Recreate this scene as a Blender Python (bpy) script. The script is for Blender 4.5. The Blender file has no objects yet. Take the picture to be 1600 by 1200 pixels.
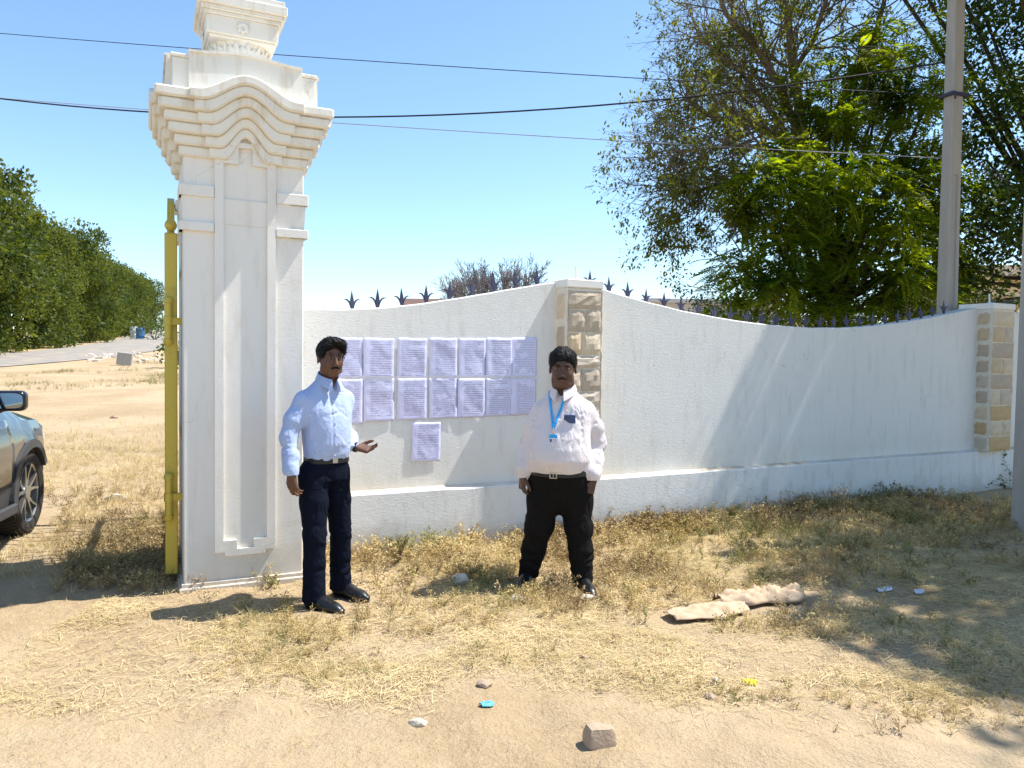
import bpy, math, random
import numpy as np
from mathutils import Matrix, Vector
from mathutils.noise import noise as mnoise
PI=math.pi; R=math.radians
scn=bpy.context.scene; COL=scn.collection
rng=np.random.default_rng(7); random.seed(7)
# ------------------------------------------------------------------ camera, sky, sun, exposure
cam=bpy.data.objects.new('camera',bpy.data.cameras.new('camera')); COL.objects.link(cam)
cam.data.lens=27; cam.data.sensor_width=36; cam.data.clip_start=.05; cam.data.clip_end=3000
cam.matrix_world=Matrix.Translation((0,0,1.57))@Matrix.Rotation(R(90-1.86),4,'X')@Matrix.Rotation(.012,4,'Z')
scn.camera=cam
SUN=Vector((.5713,.1728,1.0)).normalized()
wd=bpy.data.worlds.new('World'); scn.world=wd; wd.use_nodes=True
nt=wd.node_tree; bg=nt.nodes['Background']
sky=nt.nodes.new('ShaderNodeTexSky'); sky.sky_type='NISHITA'; sky.sun_disc=False
sky.sun_elevation=math.asin(SUN.z); sky.sun_rotation=math.atan2(SUN.x,SUN.y)
sky.air_density=1.0; sky.dust_density=.25; sky.ozone_density=1.0; sky.altitude=200
tn=nt.nodes.new('ShaderNodeMix'); tn.data_type='RGBA'; tn.blend_type='MULTIPLY'; tn.inputs[0].default_value=1; tn.inputs[7].default_value=(1.02,1.16,1.22,1)
nt.links.new(sky.outputs[0],tn.inputs[6]); nt.links.new(tn.outputs[2],bg.inputs[0]); bg.inputs[1].default_value=.120
sl=bpy.data.lights.new('sun','SUN'); sl.energy=5.0; sl.angle=R(.55); sl.color=(1,.965,.9)
so=bpy.data.objects.new('sun',sl); COL.objects.link(so)
so.rotation_euler=SUN.to_track_quat('Z','Y').to_euler(); so.location=(0,0,30)
scn.view_settings.view_transform='Standard'; scn.view_settings.look='None'
scn.view_settings.exposure=.76; scn.view_settings.gamma=1; scn.view_settings.use_curve_mapping=False
# ------------------------------------------------------------------ object helpers
def tag(o,label=None,cat=None,group=None,kind=None):
    if label: o['label']=label
    if cat: o['category']=cat
    if group: o['group']=group
    if kind: o['kind']=kind
    return o
def thing(name,label,cat,loc=(0,0,0),rz=0,group=None):
    o=bpy.data.objects.new(name,None); COL.objects.link(o); o.location=loc; o.rotation_euler=(0,0,rz)
    o.empty_display_size=.1
    return tag(o,label,cat,group)
def meshdata(name,v,f,mat,smooth=False,mi=None):
    me=bpy.data.meshes.new(name)
    v=np.asarray(v,dtype=np.float32)
    if isinstance(f,np.ndarray):
        k=f.shape[1]; n=len(f)
        me.vertices.add(len(v)); me.vertices.foreach_set('co',v.ravel())
        me.loops.add(n*k); me.loops.foreach_set('vertex_index',f.astype(np.int32).ravel())
        me.polygons.add(n); me.polygons.foreach_set('loop_start',np.arange(0,n*k,k,dtype=np.int32))
        me.update(calc_edges=True)
    else:
        me.from_pydata([tuple(map(float,p)) for p in v],[],f)
    for m in (mat if isinstance(mat,(list,tuple)) else [mat]): me.materials.append(m)
    if smooth: me.polygons.foreach_set('use_smooth',np.ones(len(me.polygons),dtype=bool))
    if mi is not None: me.polygons.foreach_set('material_index',np.asarray(mi,dtype=np.int32))
    me.update()
    return me
def obj(name,v,f,mat,parent=None,smooth=False,loc=(0,0,0),rot=(0,0,0),mi=None):
    o=bpy.data.objects.new(name,meshdata(name,v,f,mat,smooth,mi)); COL.objects.link(o)
    o.location=loc; o.rotation_euler=rot
    if parent: o.parent=parent
    return o
def inst(src,name,parent=None,loc=(0,0,0),rot=(0,0,0),sc=(1,1,1)):
    o=bpy.data.objects.new(name,src.data if hasattr(src,'data') else src); COL.objects.link(o)
    o.location=loc; o.rotation_euler=rot; o.scale=sc
    if parent: o.parent=parent
    return o
def smooth_by_angle(o,a=35):
    try: o.data.set_sharp_from_angle(angle=R(a))
    except Exception: pass
    return o
class MB:
    def __init__(s): s.v=[]; s.f=[]
    def add(s,v,f):
        n=len(s.v); s.v+= [tuple(p) for p in v]; s.f+=[tuple(i+n for i in q) for q in f]; return s
    def box(s,x0,x1,y0,y1,z0,z1,b=0.0):
        if b<=0:
            v=[(x,y,z) for z in (z0,z1) for y in (y0,y1) for x in (x0,x1)]
            return s.add(v,[(0,2,3,1),(4,5,7,6),(0,1,5,4),(2,6,7,3),(0,4,6,2),(1,3,7,5)])
        # chamfered box
        v=[];idx={}
        for i,x in enumerate((x0,x1)):
            for j,y in enumerate((y0,y1)):
                for k,z in enumerate((z0,z1)):
                    sx,sy,sz=(1,-1)[i],(1,-1)[j],(1,-1)[k]
                    idx[i,j,k,0]=len(v); v.append((x,y+sy*b,z+sz*b))
                    idx[i,j,k,1]=len(v); v.append((x+sx*b,y,z+sz*b))
                    idx[i,j,k,2]=len(v); v.append((x+sx*b,y+sy*b,z))
        f=[]
        for i in (0,1): f.append([idx[i,a,c,0] for a,c in ((0,0),(1,0),(1,1),(0,1))])
        for j in (0,1): f.append([idx[a,j,c,1] for a,c in ((0,0),(1,0),(1,1),(0,1))])
        for k in (0,1): f.append([idx[a,c,k,2] for a,c in ((0,0),(1,0),(1,1),(0,1))])
        for a in (0,1):
            for c in (0,1):
                f.append([idx[a,c,0,0],idx[a,c,1,0],idx[a,c,1,1],idx[a,c,0,1]])
                f.append([idx[a,0,c,0],idx[a,1,c,0],idx[a,1,c,2],idx[a,0,c,2]])
                f.append([idx[0,a,c,1],idx[1,a,c,1],idx[1,a,c,2],idx[0,a,c,2]])
        for i in (0,1):
            for j in (0,1):
                for k in (0,1): f.append([idx[i,j,k,q] for q in range(3)])
        s.add(v,f); return s
    def lathe(s,prof,seg=24,c=(0,0),ang=0):
        n=len(s.v)
        for r,z in prof:
            for i in range(seg):
                a=2*PI*i/seg+ang; s.v.append((c[0]+r*math.cos(a),c[1]+r*math.sin(a),z))
        m=len(prof)
        for j in range(m-1):
            for i in range(seg):
                k=(i+1)%seg; s.f.append((n+j*seg+i,n+j*seg+k,n+(j+1)*seg+k,n+(j+1)*seg+i))
        s.f.append(tuple(n+i for i in range(seg))[::-1]); s.f.append(tuple(n+(m-1)*seg+i for i in range(seg)))
        return s
    def tube(s,pts,rad,seg=8,cap=True):
        pts=[Vector(p) for p in pts]; n=len(s.v); m=len(pts)
        if not hasattr(rad,'__len__'): rad=[rad]*m
        prev=None
        for i,p in enumerate(pts):
            t=(pts[min(i+1,m-1)]-pts[max(i-1,0)]).normalized()
            if prev is None: a=t.orthogonal().normalized()
            else:
                a=(prev-t*prev.dot(t)); a=a.normalized() if a.length>1e-6 else t.orthogonal().normalized()
            prev=a; b=t.cross(a)
            for k in range(seg):
                w=2*PI*k/seg; s.v.append(tuple(p+(a*math.cos(w)+b*math.sin(w))*rad[i]))
        for i in range(m-1):
            for k in range(seg):
                q=(k+1)%seg; s.f.append((n+i*seg+k,n+i*seg+q,n+(i+1)*seg+q,n+(i+1)*seg+k))
        if cap:
            s.f.append(tuple(n+k for k in range(seg))[::-1]); s.f.append(tuple(n+(m-1)*seg+k for k in range(seg)))
        return s
    def prism(s,poly,y0,y1):
        """poly: list of (x,z), extruded along y"""
        n=len(poly); v=[(x,y0,z) for x,z in poly]+[(x,y1,z) for x,z in poly]
        f=[tuple(range(n)),tuple(range(2*n-1,n-1,-1))]+[(i,i+n,(i+1)%n+n,(i+1)%n) for i in range(n)]
        return s.add(v,f)
    def rot4(s,k):
        c,n=[(1,0),(0,1),(-1,0),(0,-1)][k]
        s.v=[(c*x-n*y,n*x+c*y,z) for x,y,z in s.v]; return s
    def obj(s,name,mat,parent=None,smooth=False,loc=(0,0,0),rot=(0,0,0)):
        me=meshdata(name,s.v,s.f,mat,smooth)
        import bmesh
        bm=bmesh.new(); bm.from_mesh(me); bmesh.ops.recalc_face_normals(bm,faces=bm.faces); bm.to_mesh(me); bm.free()
        if smooth:
            try: me.set_sharp_from_angle(angle=R(40))
            except Exception: pass
        o=bpy.data.objects.new(name,me); COL.objects.link(o); o.location=loc; o.rotation_euler=rot
        if parent: o.parent=parent
        return o
# ------------------------------------------------------------------ material helpers
class NT:
    def __init__(s,name,rough=.8,spec=.3):
        s.m=bpy.data.materials.new(name); s.m.use_nodes=True; s.t=s.m.node_tree; s.b=s.t.nodes['Principled BSDF']
        s.b.inputs['Roughness'].default_value=rough; s.b.inputs['Specular IOR Level'].default_value=spec
        s.geo=None
    def n(s,typ,**kw):
        x=s.t.nodes.new(typ)
        for k,v in kw.items(): setattr(x,k,v)
        return x
    def l(s,a,b): s.t.links.new(a,b)
    def coord(s,kind='Object',scale=(1,1,1)):
        tc=s.n('ShaderNodeTexCoord'); mp=s.n('ShaderNodeMapping'); mp.inputs['Scale'].default_value=scale
        s.l(tc.outputs[kind],mp.inputs[0]); return mp.outputs[0]
    def noise(s,scale,detail=4,rough=.55,vec=None,dist=0):
        x=s.n('ShaderNodeTexNoise'); x.inputs['Scale'].default_value=scale; x.inputs['Detail'].default_value=detail
        x.inputs['Roughness'].default_value=rough; x.inputs['Distortion'].default_value=dist
        if vec is not None: s.l(vec,x.inputs['Vector'])
        return x.outputs['Fac']
    def ramp(s,fac,stops,interp='LINEAR'):
        x=s.n('ShaderNodeValToRGB'); cr=x.color_ramp; cr.interpolation=interp
        while len(cr.elements)<len(stops): cr.elements.new(.5)
        for e,(p,c) in zip(cr.elements,stops):
            e.position=p; e.color=(c,c,c,1) if not hasattr(c,'__len__') else (*c[:3],1)
        s.l(fac,x.inputs[0]); return x.outputs[0]
    def mix(s,fac,a,b,mode='MIX'):
        x=s.n('ShaderNodeMix',data_type='RGBA',blend_type=mode)
        for sock,val in ((x.inputs[0],fac),(x.inputs[6],a),(x.inputs[7],b)):
            if hasattr(val,'links'): s.l(val,sock)
            elif hasattr(val,'__len__'): sock.default_value=(*val[:3],1)
            else: sock.default_value=val
        return x.outputs[2]
    def math(s,op,a,b=0.0,c=None):
        x=s.n('ShaderNodeMath',operation=op)
        for i,val in enumerate((a,b) if c is None else (a,b,c)):
            if hasattr(val,'links'): s.l(val,x.inputs[i])
            else: x.inputs[i].default_value=val
        return x.outputs[0]
    def col(s,c):
        if hasattr(c,'links'): s.l(c,s.b.inputs['Base Color'])
        else: s.b.inputs['Base Color'].default_value=(*c,1)
        return s
    def bump(s,h,dist=.005,strength=1.0,prev=None):
        x=s.n('ShaderNodeBump'); x.inputs['Distance'].default_value=dist; x.inputs['Strength'].default_value=strength
        s.l(h,x.inputs['Height'])
        if prev is not None: s.l(prev,x.inputs['Normal'])
        s.l(x.outputs[0],s.b.inputs['Normal']); return x.outputs[0]
def simple(name,c,rough=.7,spec=.3,var=.12,scale=8,bump=0,metal=0,bscale=60):
    t=NT(name,rough,spec); v=t.coord()
    n=t.noise(scale,5,.6,v)
    t.col(t.mix(n,[x*(1-var) for x in c],[min(1,x*(1+var)) for x in c]))
    if bump: t.bump(t.noise(bscale,4,.6,v),bump)
    t.b.inputs['Metallic'].default_value=metal
    return t.m
# ------------------------------------------------------------------ terrain
def sstep(a,b,x):
    t=np.clip((x-a)/(b-a),0,1); return t*t*(3-2*t)
def vnoise(x,y,s,seed=0):
    """smooth value noise in 2-d, numpy"""
    x=np.asarray(x,float)/s+seed*17.3; y=np.asarray(y,float)/s+seed*9.7
    xi=np.floor(x); yi=np.floor(y); fx=x-xi; fy=y-yi; fx=fx*fx*(3-2*fx); fy=fy*fy*(3-2*fy)
    def h(i,j):
        q=np.sin(i*127.1+j*311.7+seed*74.7)*43758.5453; return q-np.floor(q)
    return (h(xi,yi)*(1-fx)+h(xi+1,yi)*fx)*(1-fy)+(h(xi,yi+1)*(1-fx)+h(xi+1,yi+1)*fx)*fy
def gz(x,y):
    x=np.asarray(x,float); y=np.asarray(y,float)
    r=x/np.maximum(y,.5)
    left=1-sstep(-.44,-.30,r)
    z=np.where(y>6,.045*(y-6),0)*left*sstep(5.5,9,y)
    z=np.minimum(z,5.0+0*z)
    near=1-sstep(9,30,np.hypot(x,y))
    b=(vnoise(x,y,.9,1)-.5)*.05+(vnoise(x,y,.31,2)-.5)*.034+(vnoise(x,y,.12,3)-.5)*.018
    # vehicle ruts in the sand along the bottom of the view
    q=y-2.75-.10*x
    rut=-.028*np.exp(-((q)/.10)**2)-.016*np.exp(-((q+.28)/.08)**2)+.010*np.exp(-((q-.17)/.07)**2)
    tread=.009*np.sin((x+q*1.5)*2*PI/.055)*np.exp(-((q)/.09)**4)
    return z+near*(b*sstep(0,1.5,y+1)+rut+tread)
def seg_dist(x,y,pts):
    d=np.full(np.shape(x),1e9)
    for (ax,ay),(bx,by) in zip(pts[:-1],pts[1:]):
        dx,dy=bx-ax,by-ay; t=np.clip(((x-ax)*dx+(y-ay)*dy)/(dx*dx+dy*dy),0,1)
        d=np.minimum(d,np.hypot(x-ax-t*dx,y-ay-t*dy))
    return d
ROAD=[(-30,16),(-22,26.5),(-22.6,38),(-25.5,50),(-31,66),(-42,92),(-60,130)]
def axis(segs):
    out=[]
    for a,b,st in segs: out+=list(np.arange(a,b,st))
    return np.array(out+[segs[-1][1]])
def sheet(xs,ys,zf,dz=0):
    X,Y=np.meshgrid(xs,ys); Z=zf(X,Y)+dz
    v=np.stack([X,Y,Z],-1).reshape(-1,3); nx,ny=len(xs),len(ys)
    i=np.arange(ny-1)[:,None]*nx+np.arange(nx-1)[None,:]
    f=np.stack([i,i+1,i+nx+1,i+nx],-1).reshape(-1,4); return v,f
t=NT('dry_ground',.95,.1); v=t.coord('Object')
n1=t.noise(.55,6,.6,v); n2=t.noise(5,6,.65,v); n3=t.noise(60,5,.7,v); n4=t.noise(16,5,.7,v)
sand=t.mix(n2,(.40,.295,.18),(.54,.415,.265))
soil=t.mix(n4,(.27,.185,.10),(.44,.32,.185))
c=t.mix(t.math('MULTIPLY',t.ramp(n1,[(.40,0),(.62,1)]),.8),sand,soil)
n5=t.noise(170,3,.6,v)
c=t.mix(t.math('MULTIPLY',t.ramp(n5,[(.60,0),(.68,1)]),.5),c,(.70,.56,.38))
c=t.mix(t.math('MULTIPLY',t.ramp(n3,[(.30,1),(.42,0)]),.55),c,(.20,.14,.08))
c=t.mix(t.math('MULTIPLY',t.ramp(n4,[(.60,0),(.72,1)]),.35),c,(.62,.50,.32))
t.col(c)
b1=t.bump(n4,.03,.8); b2=t.bump(n3,.010,1,b1); GROUND=t.m
xs=axis([(-420,-60,30),(-60,-16,1.5),(-16,-6,.4),(-6,-3.2,.12),(-3.2,3.6,.035),(3.6,8,.1),(8,20,.6),(20,60,5),(60,420,40)])
ys=axis([(-60,0,10),(0,2.2,.5),(2.2,6.2,.03),(6.2,9,.1),(9,20,.4),(20,140,3),(140,700,40)])
v,f=sheet(xs,ys,gz); tag(obj('ground',v,f,GROUND,smooth=True),kind='structure')
# road : old grey asphalt with a dusty edge
t=NT('old_asphalt',.9,.2); v=t.coord(); n=t.noise(1.2,6,.6,v); n2=t.noise(40,4,.6,v)
t.col(t.mix(t.ramp(n,[(.45,0),(.7,1)]),t.mix(n2,(.22,.205,.19),(.31,.29,.265)),(.42,.34,.25))); t.bump(n2,.004); ASPH=t.m
P=[Vector(p) for p in ROAD]; vv=[];ff=[]
pp=[]
for a,b in zip(P[:-1],P[1:]):
    k=max(2,int((b-a).length/1.5))
    pp+= [a.lerp(b,i/k) for i in range(k)]
pp.append(P[-1])
for _ in range(6): pp=[pp[0]]+[(pp[i-1]+pp[i]*2+pp[i+1])/4 for i in range(1,len(pp)-1)]+[pp[-1]]
for i,p in enumerate(pp):
    d=(pp[min(i+1,len(pp)-1)]-pp[max(i-1,0)]).normalized(); nrm=Vector((d.y,-d.x))
    for k in range(7):
        o=(k/3-1)*3.1*(1+.05*mnoise(Vector((i*.7,k>3,0)))); q=p+nrm*o
        vv.append((q.x,q.y,float(gz(q.x,q.y))+.05-.02*(o/3.1)**2))
for i in range(len(pp)-1):
    for k in range(6): a=i*7+k; ff.append((a,a+1,a+8,a+7))
tag(obj('road',vv,ff,ASPH,smooth=True),kind='structure')
# ------------------------------------------------------------------ wall materials
def plaster(name,c,rough_bump=.004,bscale=38,dirt=(.50,.46,.40),dirt_amt=.5,fine=.0012,bands=()):
    t=NT(name,.85,.2); v=t.coord()
    vz=t.coord('Object',(3,3,.6)); vh=t.coord('Object',(1,1,3.2))
    n=t.noise(2.2,6,.6,v); st=t.noise(3.5,6,.65,vz); fl=t.noise(11,6,.72,v); bl=t.noise(1.1,3,.5,v)
    base=t.mix(n,[x*.95 for x in c],c)
    k=t.math('MULTIPLY',t.ramp(st,[(.52,0),(.80,1)]),dirt_amt)
    base=t.mix(k,base,dirt)
    k=t.math('MULTIPLY',t.ramp(fl,[(.66,0),(.74,1)]),dirt_amt*.55)
    base=t.mix(k,base,(.36,.33,.29))
    sx=t.n('ShaderNodeSeparateXYZ'); t.l(t.coord('Object'),sx.inputs[0])
    for (z0,z1,cc,am,ns) in bands:   # stains at a height: rising damp, dirt lying on a ledge
        mr=t.n('ShaderNodeMapRange'); mr.inputs[1].default_value=z0; mr.inputs[2].default_value=z1; t.l(t.math('ADD',sx.outputs[2],t.math('MULTIPLY',t.math('SUBTRACT',t.noise(ns,5,.7,v),.5),abs(z1-z0)*1.3)),mr.inputs[0])
        pk=t.ramp(t.noise(1.3,4,.6,v),[(.35,.25),(.62,1)])
        base=t.mix(t.math('MULTIPLY',t.math('MULTIPLY',mr.outputs[0],am),pk),base,cc)
    # fine hairline cracks
    vo=t.n('ShaderNodeTexVoronoi'); vo.feature='DISTANCE_TO_EDGE'; vo.inputs['Scale'].default_value=1.6; nzc=t.n('ShaderNodeTexNoise'); nzc.inputs['Scale'].default_value=3.5; nzc.inputs['Detail'].default_value=6; t.l(v,nzc.inputs['Vector']); t.l(t.mix(.35,v,nzc.outputs['Color'],'ADD'),vo.inputs['Vector'])
    ck=t.math('MULTIPLY',t.math('LESS_THAN',vo.outputs['Distance'],.0030),t.ramp(t.noise(1.7,3,.5,v),[(.54,0),(.62,.38)]))
    base=t.mix(ck,base,(.40,.36,.31))
    t.col(base)
    h1=t.noise(bscale,6,.62,vh,1.2); h2=t.noise(bscale*5,3,.6,v)
    b=t.bump(bl,.02,.5); b=t.bump(h1,rough_bump,1,b); t.bump(h2,fine,1,b)
    return t.m
WHITE_ROUGH=plaster('white_stucco',(.81,.79,.75),.0035,30,fine=.0010,bands=((.85,.50,(.66,.58,.44),.45,9),(1.9,2.25,(.60,.59,.57),.4,6)))
WHITE_PLINTH=plaster('white_plinth_stucco',(.78,.765,.74),.005,26,dirt_amt=.75,fine=.0014,bands=((.28,.0,(.42,.35,.26),.85,7),(.484,.492,(.50,.38,.22),.75,20)))
WHITE_SMOOTH=plaster('white_painted_plaster',(.82,.785,.73),.0012,16,dirt=(.52,.45,.35),dirt_amt=.38,fine=.0004,bands=((.45,.0,(.50,.42,.32),.6,8),))
WHITE_CORNICE=plaster('white_cornice_plaster',(.82,.785,.71),.0010,18,dirt=(.46,.34,.18),dirt_amt=.75,fine=.0005)
DIRTY=plaster('dirt_stained_plaster',(.62,.55,.46),.004,20,dirt=(.34,.25,.16),dirt_amt=1.2,fine=.001)
MORTAR=simple('white_mortar',(.74,.67,.56),.9,.1,.2,14,.004)
STONES=[]
for i,c in enumerate([(.62,.48,.32),(.60,.51,.41),(.58,.41,.22),(.68,.56,.41),(.52,.43,.33)]):
    t=NT('sandstone_%d'%i,.9,.15); v=t.coord(); n=t.noise(14,6,.65,v); n2=t.noise(50,4,.65,v)
    t.col(t.mix(n,[x*.72 for x in c],[x*1.18 for x in c])); b=t.bump(n,.006); t.bump(n2,.002,1,b); STONES.append(t.m)
IRON=simple('dark_blue_painted_iron',(.045,.045,.085),.5,.4,.3,20)
# ------------------------------------------------------------------ compound wall
O=Vector((.65,6.98,0)); A1,A2=R(25),R(27)
def wall_seg(name,label,ang,s0,s1,top,ledge_z,spikes,torn=None):
    w=thing(name,label,'wall',O,ang)
    # upper panel, face at y=0, back at y=.23
    n=max(8,int((s1-s0)/.05)); S=np.linspace(s0,s1,n+1)
    poly=[]; V=[];Fc=[]
    for i,s in enumerate(S):
        z=top(s)+.006*mnoise(Vector((s*4,0,3)))
        for y,zz in ((0,.40),(0,z-.008),(.010,z+.002),(.22,z+.002),(.23,z-.008),(.23,-.3)): V.append((s,y,zz))
    for i in range(n):
        for k in range(5): a=i*6+k; Fc.append((a,a+6,a+7,a+1))
    Fc.append(tuple(range(6))); Fc.append(tuple(n*6+k for k in range(6))[::-1])
    o=obj('panel',V,Fc,WHITE_ROUGH,w); 
    # plinth with a sloped ledge
    V=[];Fc=[]
    for i,s in enumerate(S):
        e=.006*mnoise(Vector((s*3,5,3)))+.003*mnoise(Vector((s*17,5,3)))
        for y,zz in ((-.085,-.3),(-.085,.478+e),(-.078,.487+e),(-.002,.505+e*.5),(-.002,-.3)): V.append((s,y,zz+ledge_z))
    for i in range(n):
        for k in range(4): a=i*5+k; Fc.append((a,a+5,a+6,a+1))
    Fc.append(tuple(range(5))); Fc.append(tuple(n*5+k for k in range(5))[::-1])
    obj('plinth',V,Fc,WHITE_PLINTH,w)
    for s in spikes: spike(w,s,.10,top(s))
    return w
_sp={}
def spike_mesh():
    b=MB(); 
    b.add([(-.011,-.009,-.06),(.011,-.009,-.06),(.011,.009,-.06),(-.011,.009,-.06),(-.013,-.009,.045),(.013,-.009,.045),(.013,.009,.045),(-.013,.009,.045),
           (-.016,-.006,.075),(.016,-.006,.075),(.016,.006,.075),(-.016,.006,.075),(0,0,.165)],
          [(0,1,5,4),(1,2,6,5),(2,3,7,6),(3,0,4,7),(4,5,9,8),(5,6,10,9),(6,7,11,10),(7,4,8,11),(8,9,12),(9,10,12),(10,11,12),(11,8,12),(0,3,2,1)])
    c=MB()
    P=[(0.006,0),(0.012,.03),(.022,.058),(.038,.078),(.056,.086),(.072,.082)]; wd=[.010,.011,.010,.008,.006,.002]
    v=[];f=[]
    for (x,z),w in zip(P,wd): v+=[(x-w*.5,-.006,z+w*.6),(x+w*.5,-.006,z-w*.6),(x+w*.5,.006,z-w*.6),(x-w*.5,.006,z+w*.6)]
    for i in range(len(P)-1):
        for k in range(4): a=i*4+k; q=i*4+(k+1)%4; f.append((a,q,q+4,a+4))
    c.add(v,f)
    return b,c
def spike(par,s,y,z):
    if 'b' not in _sp:
        b,c=spike_mesh(); _sp['b']=b.obj('spike',IRON,par); _sp['c']=c.obj('side_blade',IRON,_sp['b'])
        o=_sp['b']
    else:
        o=inst(_sp['b'],'spike',par); 
    lean=random.uniform(-.06,.06)
    o.location=(s,y,z); o.rotation_euler=(random.uniform(-.06,.06),lean,random.uniform(-.15,.15))
    k=random.uniform(.94,1.06); o.scale=(k,1,k)
    if o is not _sp['b']: inst(_sp['c'],'side_blade',o)
    inst(_sp['c'],'side_blade',o,rot=(0,0,PI))
def interp(xs,zs):
    xs=np.array(xs); zs=np.array(zs)
    from numpy.polynomial import polynomial as Po
    c=Po.polyfit(xs,zs,5); return lambda s: float(Po.polyval(s,c))
t1=interp([-2.7,-2.467,-2.069,-1.685,-1.259,-.849,-.543,-.303,-.15],[1.94,1.940,1.955,1.995,2.073,2.151,2.215,2.262,2.28])
t2=interp([-.1,.215,.613,1.072,1.556,2.249,2.999,3.709,4.473,5.177,5.8,6.0],[2.285,2.225,2.145,2.061,2.01,1.961,1.957,1.978,2.06,2.176,2.29,2.31])
wall_seg('boundary_wall','low white stucco wall carrying the taped notices, between the gate pillar and the first stone pillar',A1,-2.72,-.12,t1,0,[-2.095-.207*-i for i in range(0,9)])
wall_seg('boundary_wall','long white stucco wall dipping between the two stone pillars, partly in tree shade',A2,-.12,5.99,t2,0,[.114+.2145*i for i in range(0,25)])
t3=lambda s: 2.30-.30*math.sin(min(max((s-6.3)/5.6,0),1)*PI)
wall_seg('boundary_wall','white stucco wall continuing past the far stone pillar behind the concrete post',A2,5.99,12,t3,0,[6.5+.2145*i for i in range(0,24)])
# stone faced pillars ------------------------------------------------------------
def rough_block(w,h,d,seed,j=.008):
    """an uneven quarried block: front face bulged, outline wobbly"""
    nx,nz=5,4; rr=random.Random(seed); v=[];f=[]
    for j2 in range(nz+1):
        for i in range(nx+1):
            u=i/nx*2-1; q=j2/nz*2-1
            e=max(abs(u),abs(q)); y=-d*(1-e**6*.8)+rr.uniform(-j,j)*(1-e*.4)*.8
            v.append((u*w/2+rr.uniform(-j,j)*.5,y,q*h/2+rr.uniform(-j,j)*.5))
    for j2 in range(nz):
        for i in range(nx): a=j2*(nx+1)+i; f.append((a,a+1,a+nx+2,a+nx+1))
    n=len(v); ring=[i for i in range(nx+1)]+[(k+1)*(nx+1)+nx for k in range(nz)]+[nz*(nx+1)+i for i in range(nx-1,-1,-1)]+[k*(nx+1) for k in range(nz-1,0,-1)]
    for a in ring: x,y,z=v[a]; v.append((x,.02,z))
    m=len(ring)
    for k in range(m): f.append((ring[k],n+k,n+(k+1)%m,ring[(k+1)%m]))
    return v,f
def stone_pillar(label,s0,w,ht,pr,rows,side_rows,seed,zb=.49):
    cs,sn=math.cos(A2),math.sin(A2)
    base=O+Vector((cs,sn,0))*s0
    p=thing('stone_pillar',label,'pillar',base,A2)
    b=MB()
    # mortar core with irregular face
    b.box(-w/2,w/2,-pr+.012,.235,zb,ht-.075,.006); b.obj('mortar_core',MORTAR,p)
    c=MB(); c.box(-w/2-.006,w/2+.006,-pr-.004,.242,ht-.075,ht,.008); c.obj('cap',WHITE_SMOOTH,p)
    c=MB(); c.tube([(.02,-.0,ht-.01),(.018,0,ht+.03)],.022,8); c.tube([(.018,0,ht+.03),(.012,0,ht+.135)],.011,8); c.obj('pipe_stub',WHITE_SMOOTH,p)
    rr=random.Random(seed); meshes=[]
    z=ht-.095
    for hrow,cols in rows:
        x=-w/2+.016
        tot=w-.032-.012*(len(cols)-1)
        for cfrac in cols:
            cw=tot*cfrac; vv,ff=rough_block(cw,hrow-.012,.020,rr.random())
            obj('stone',vv,ff,rr.choice(STONES),p,loc=(x+cw/2,-pr+.010,z-hrow/2)); x+=cw+.012
        z-=hrow
    # white pointed edge strips running down the corners
    z=ht-.095
    for hrow in side_rows:
        d=pr-.022; vv,ff=rough_block(d,hrow-.012,.016,rr.random(),.005)
        obj('stone',vv,ff,rr.choice(STONES),p,loc=(-w/2+.008,-pr/2+.012,z-hrow/2),rot=(0,0,-PI/2))
        vv,ff=rough_block(d,hrow-.012,.016,rr.random(),.005)
        obj('stone',vv,ff,rr.choice(STONES),p,loc=(w/2-.008,-pr/2+.012,z-hrow/2),rot=(0,0,PI/2))
        z-=hrow
    e=MB()
    for sx in (-1,1):
        pts=[];
        for i in range(30):
            zz=zb+(ht-.08-zb)*i/29; pts.append((sx*(w/2-.004)+rr.uniform(-.005,.005),-pr+.010+rr.uniform(-.004,.004),zz))
        e.tube(pts,[rr.uniform(.004,.009) for _ in pts],6)
    e.obj('mortar_edge',MORTAR,p,smooth=True)
    return p
stone_pillar('stone faced pillar just behind the man in the off white shirt, with a short white pipe on top',-.11,.37,2.275,.185,
  [(.17,[1]),(.20,[.52,.48]),(.20,[.40,.60]),(.12,[1]),(.20,[.42,.58]),(.16,[1]),(.18,[.55,.45]),(.17,[.38,.62]),(.16,[1]),(.135,[.5,.5])],[.28,.26,.24,.30,.26,.22,.135],3)
stone_pillar('far stone faced pillar at the right end of the long wall, next to the concrete post',5.99,.45,2.33,.2,
  [(.19,[1]),(.20,[.6,.4]),(.20,[1]),(.19,[.55,.45]),(.19,[1]),(.20,[.45,.55]),(.19,[1]),(.19,[.62,.38]),(.195,[1])],[.19,.20,.20,.19,.19,.20,.19,.19,.195],8,.50)
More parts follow.
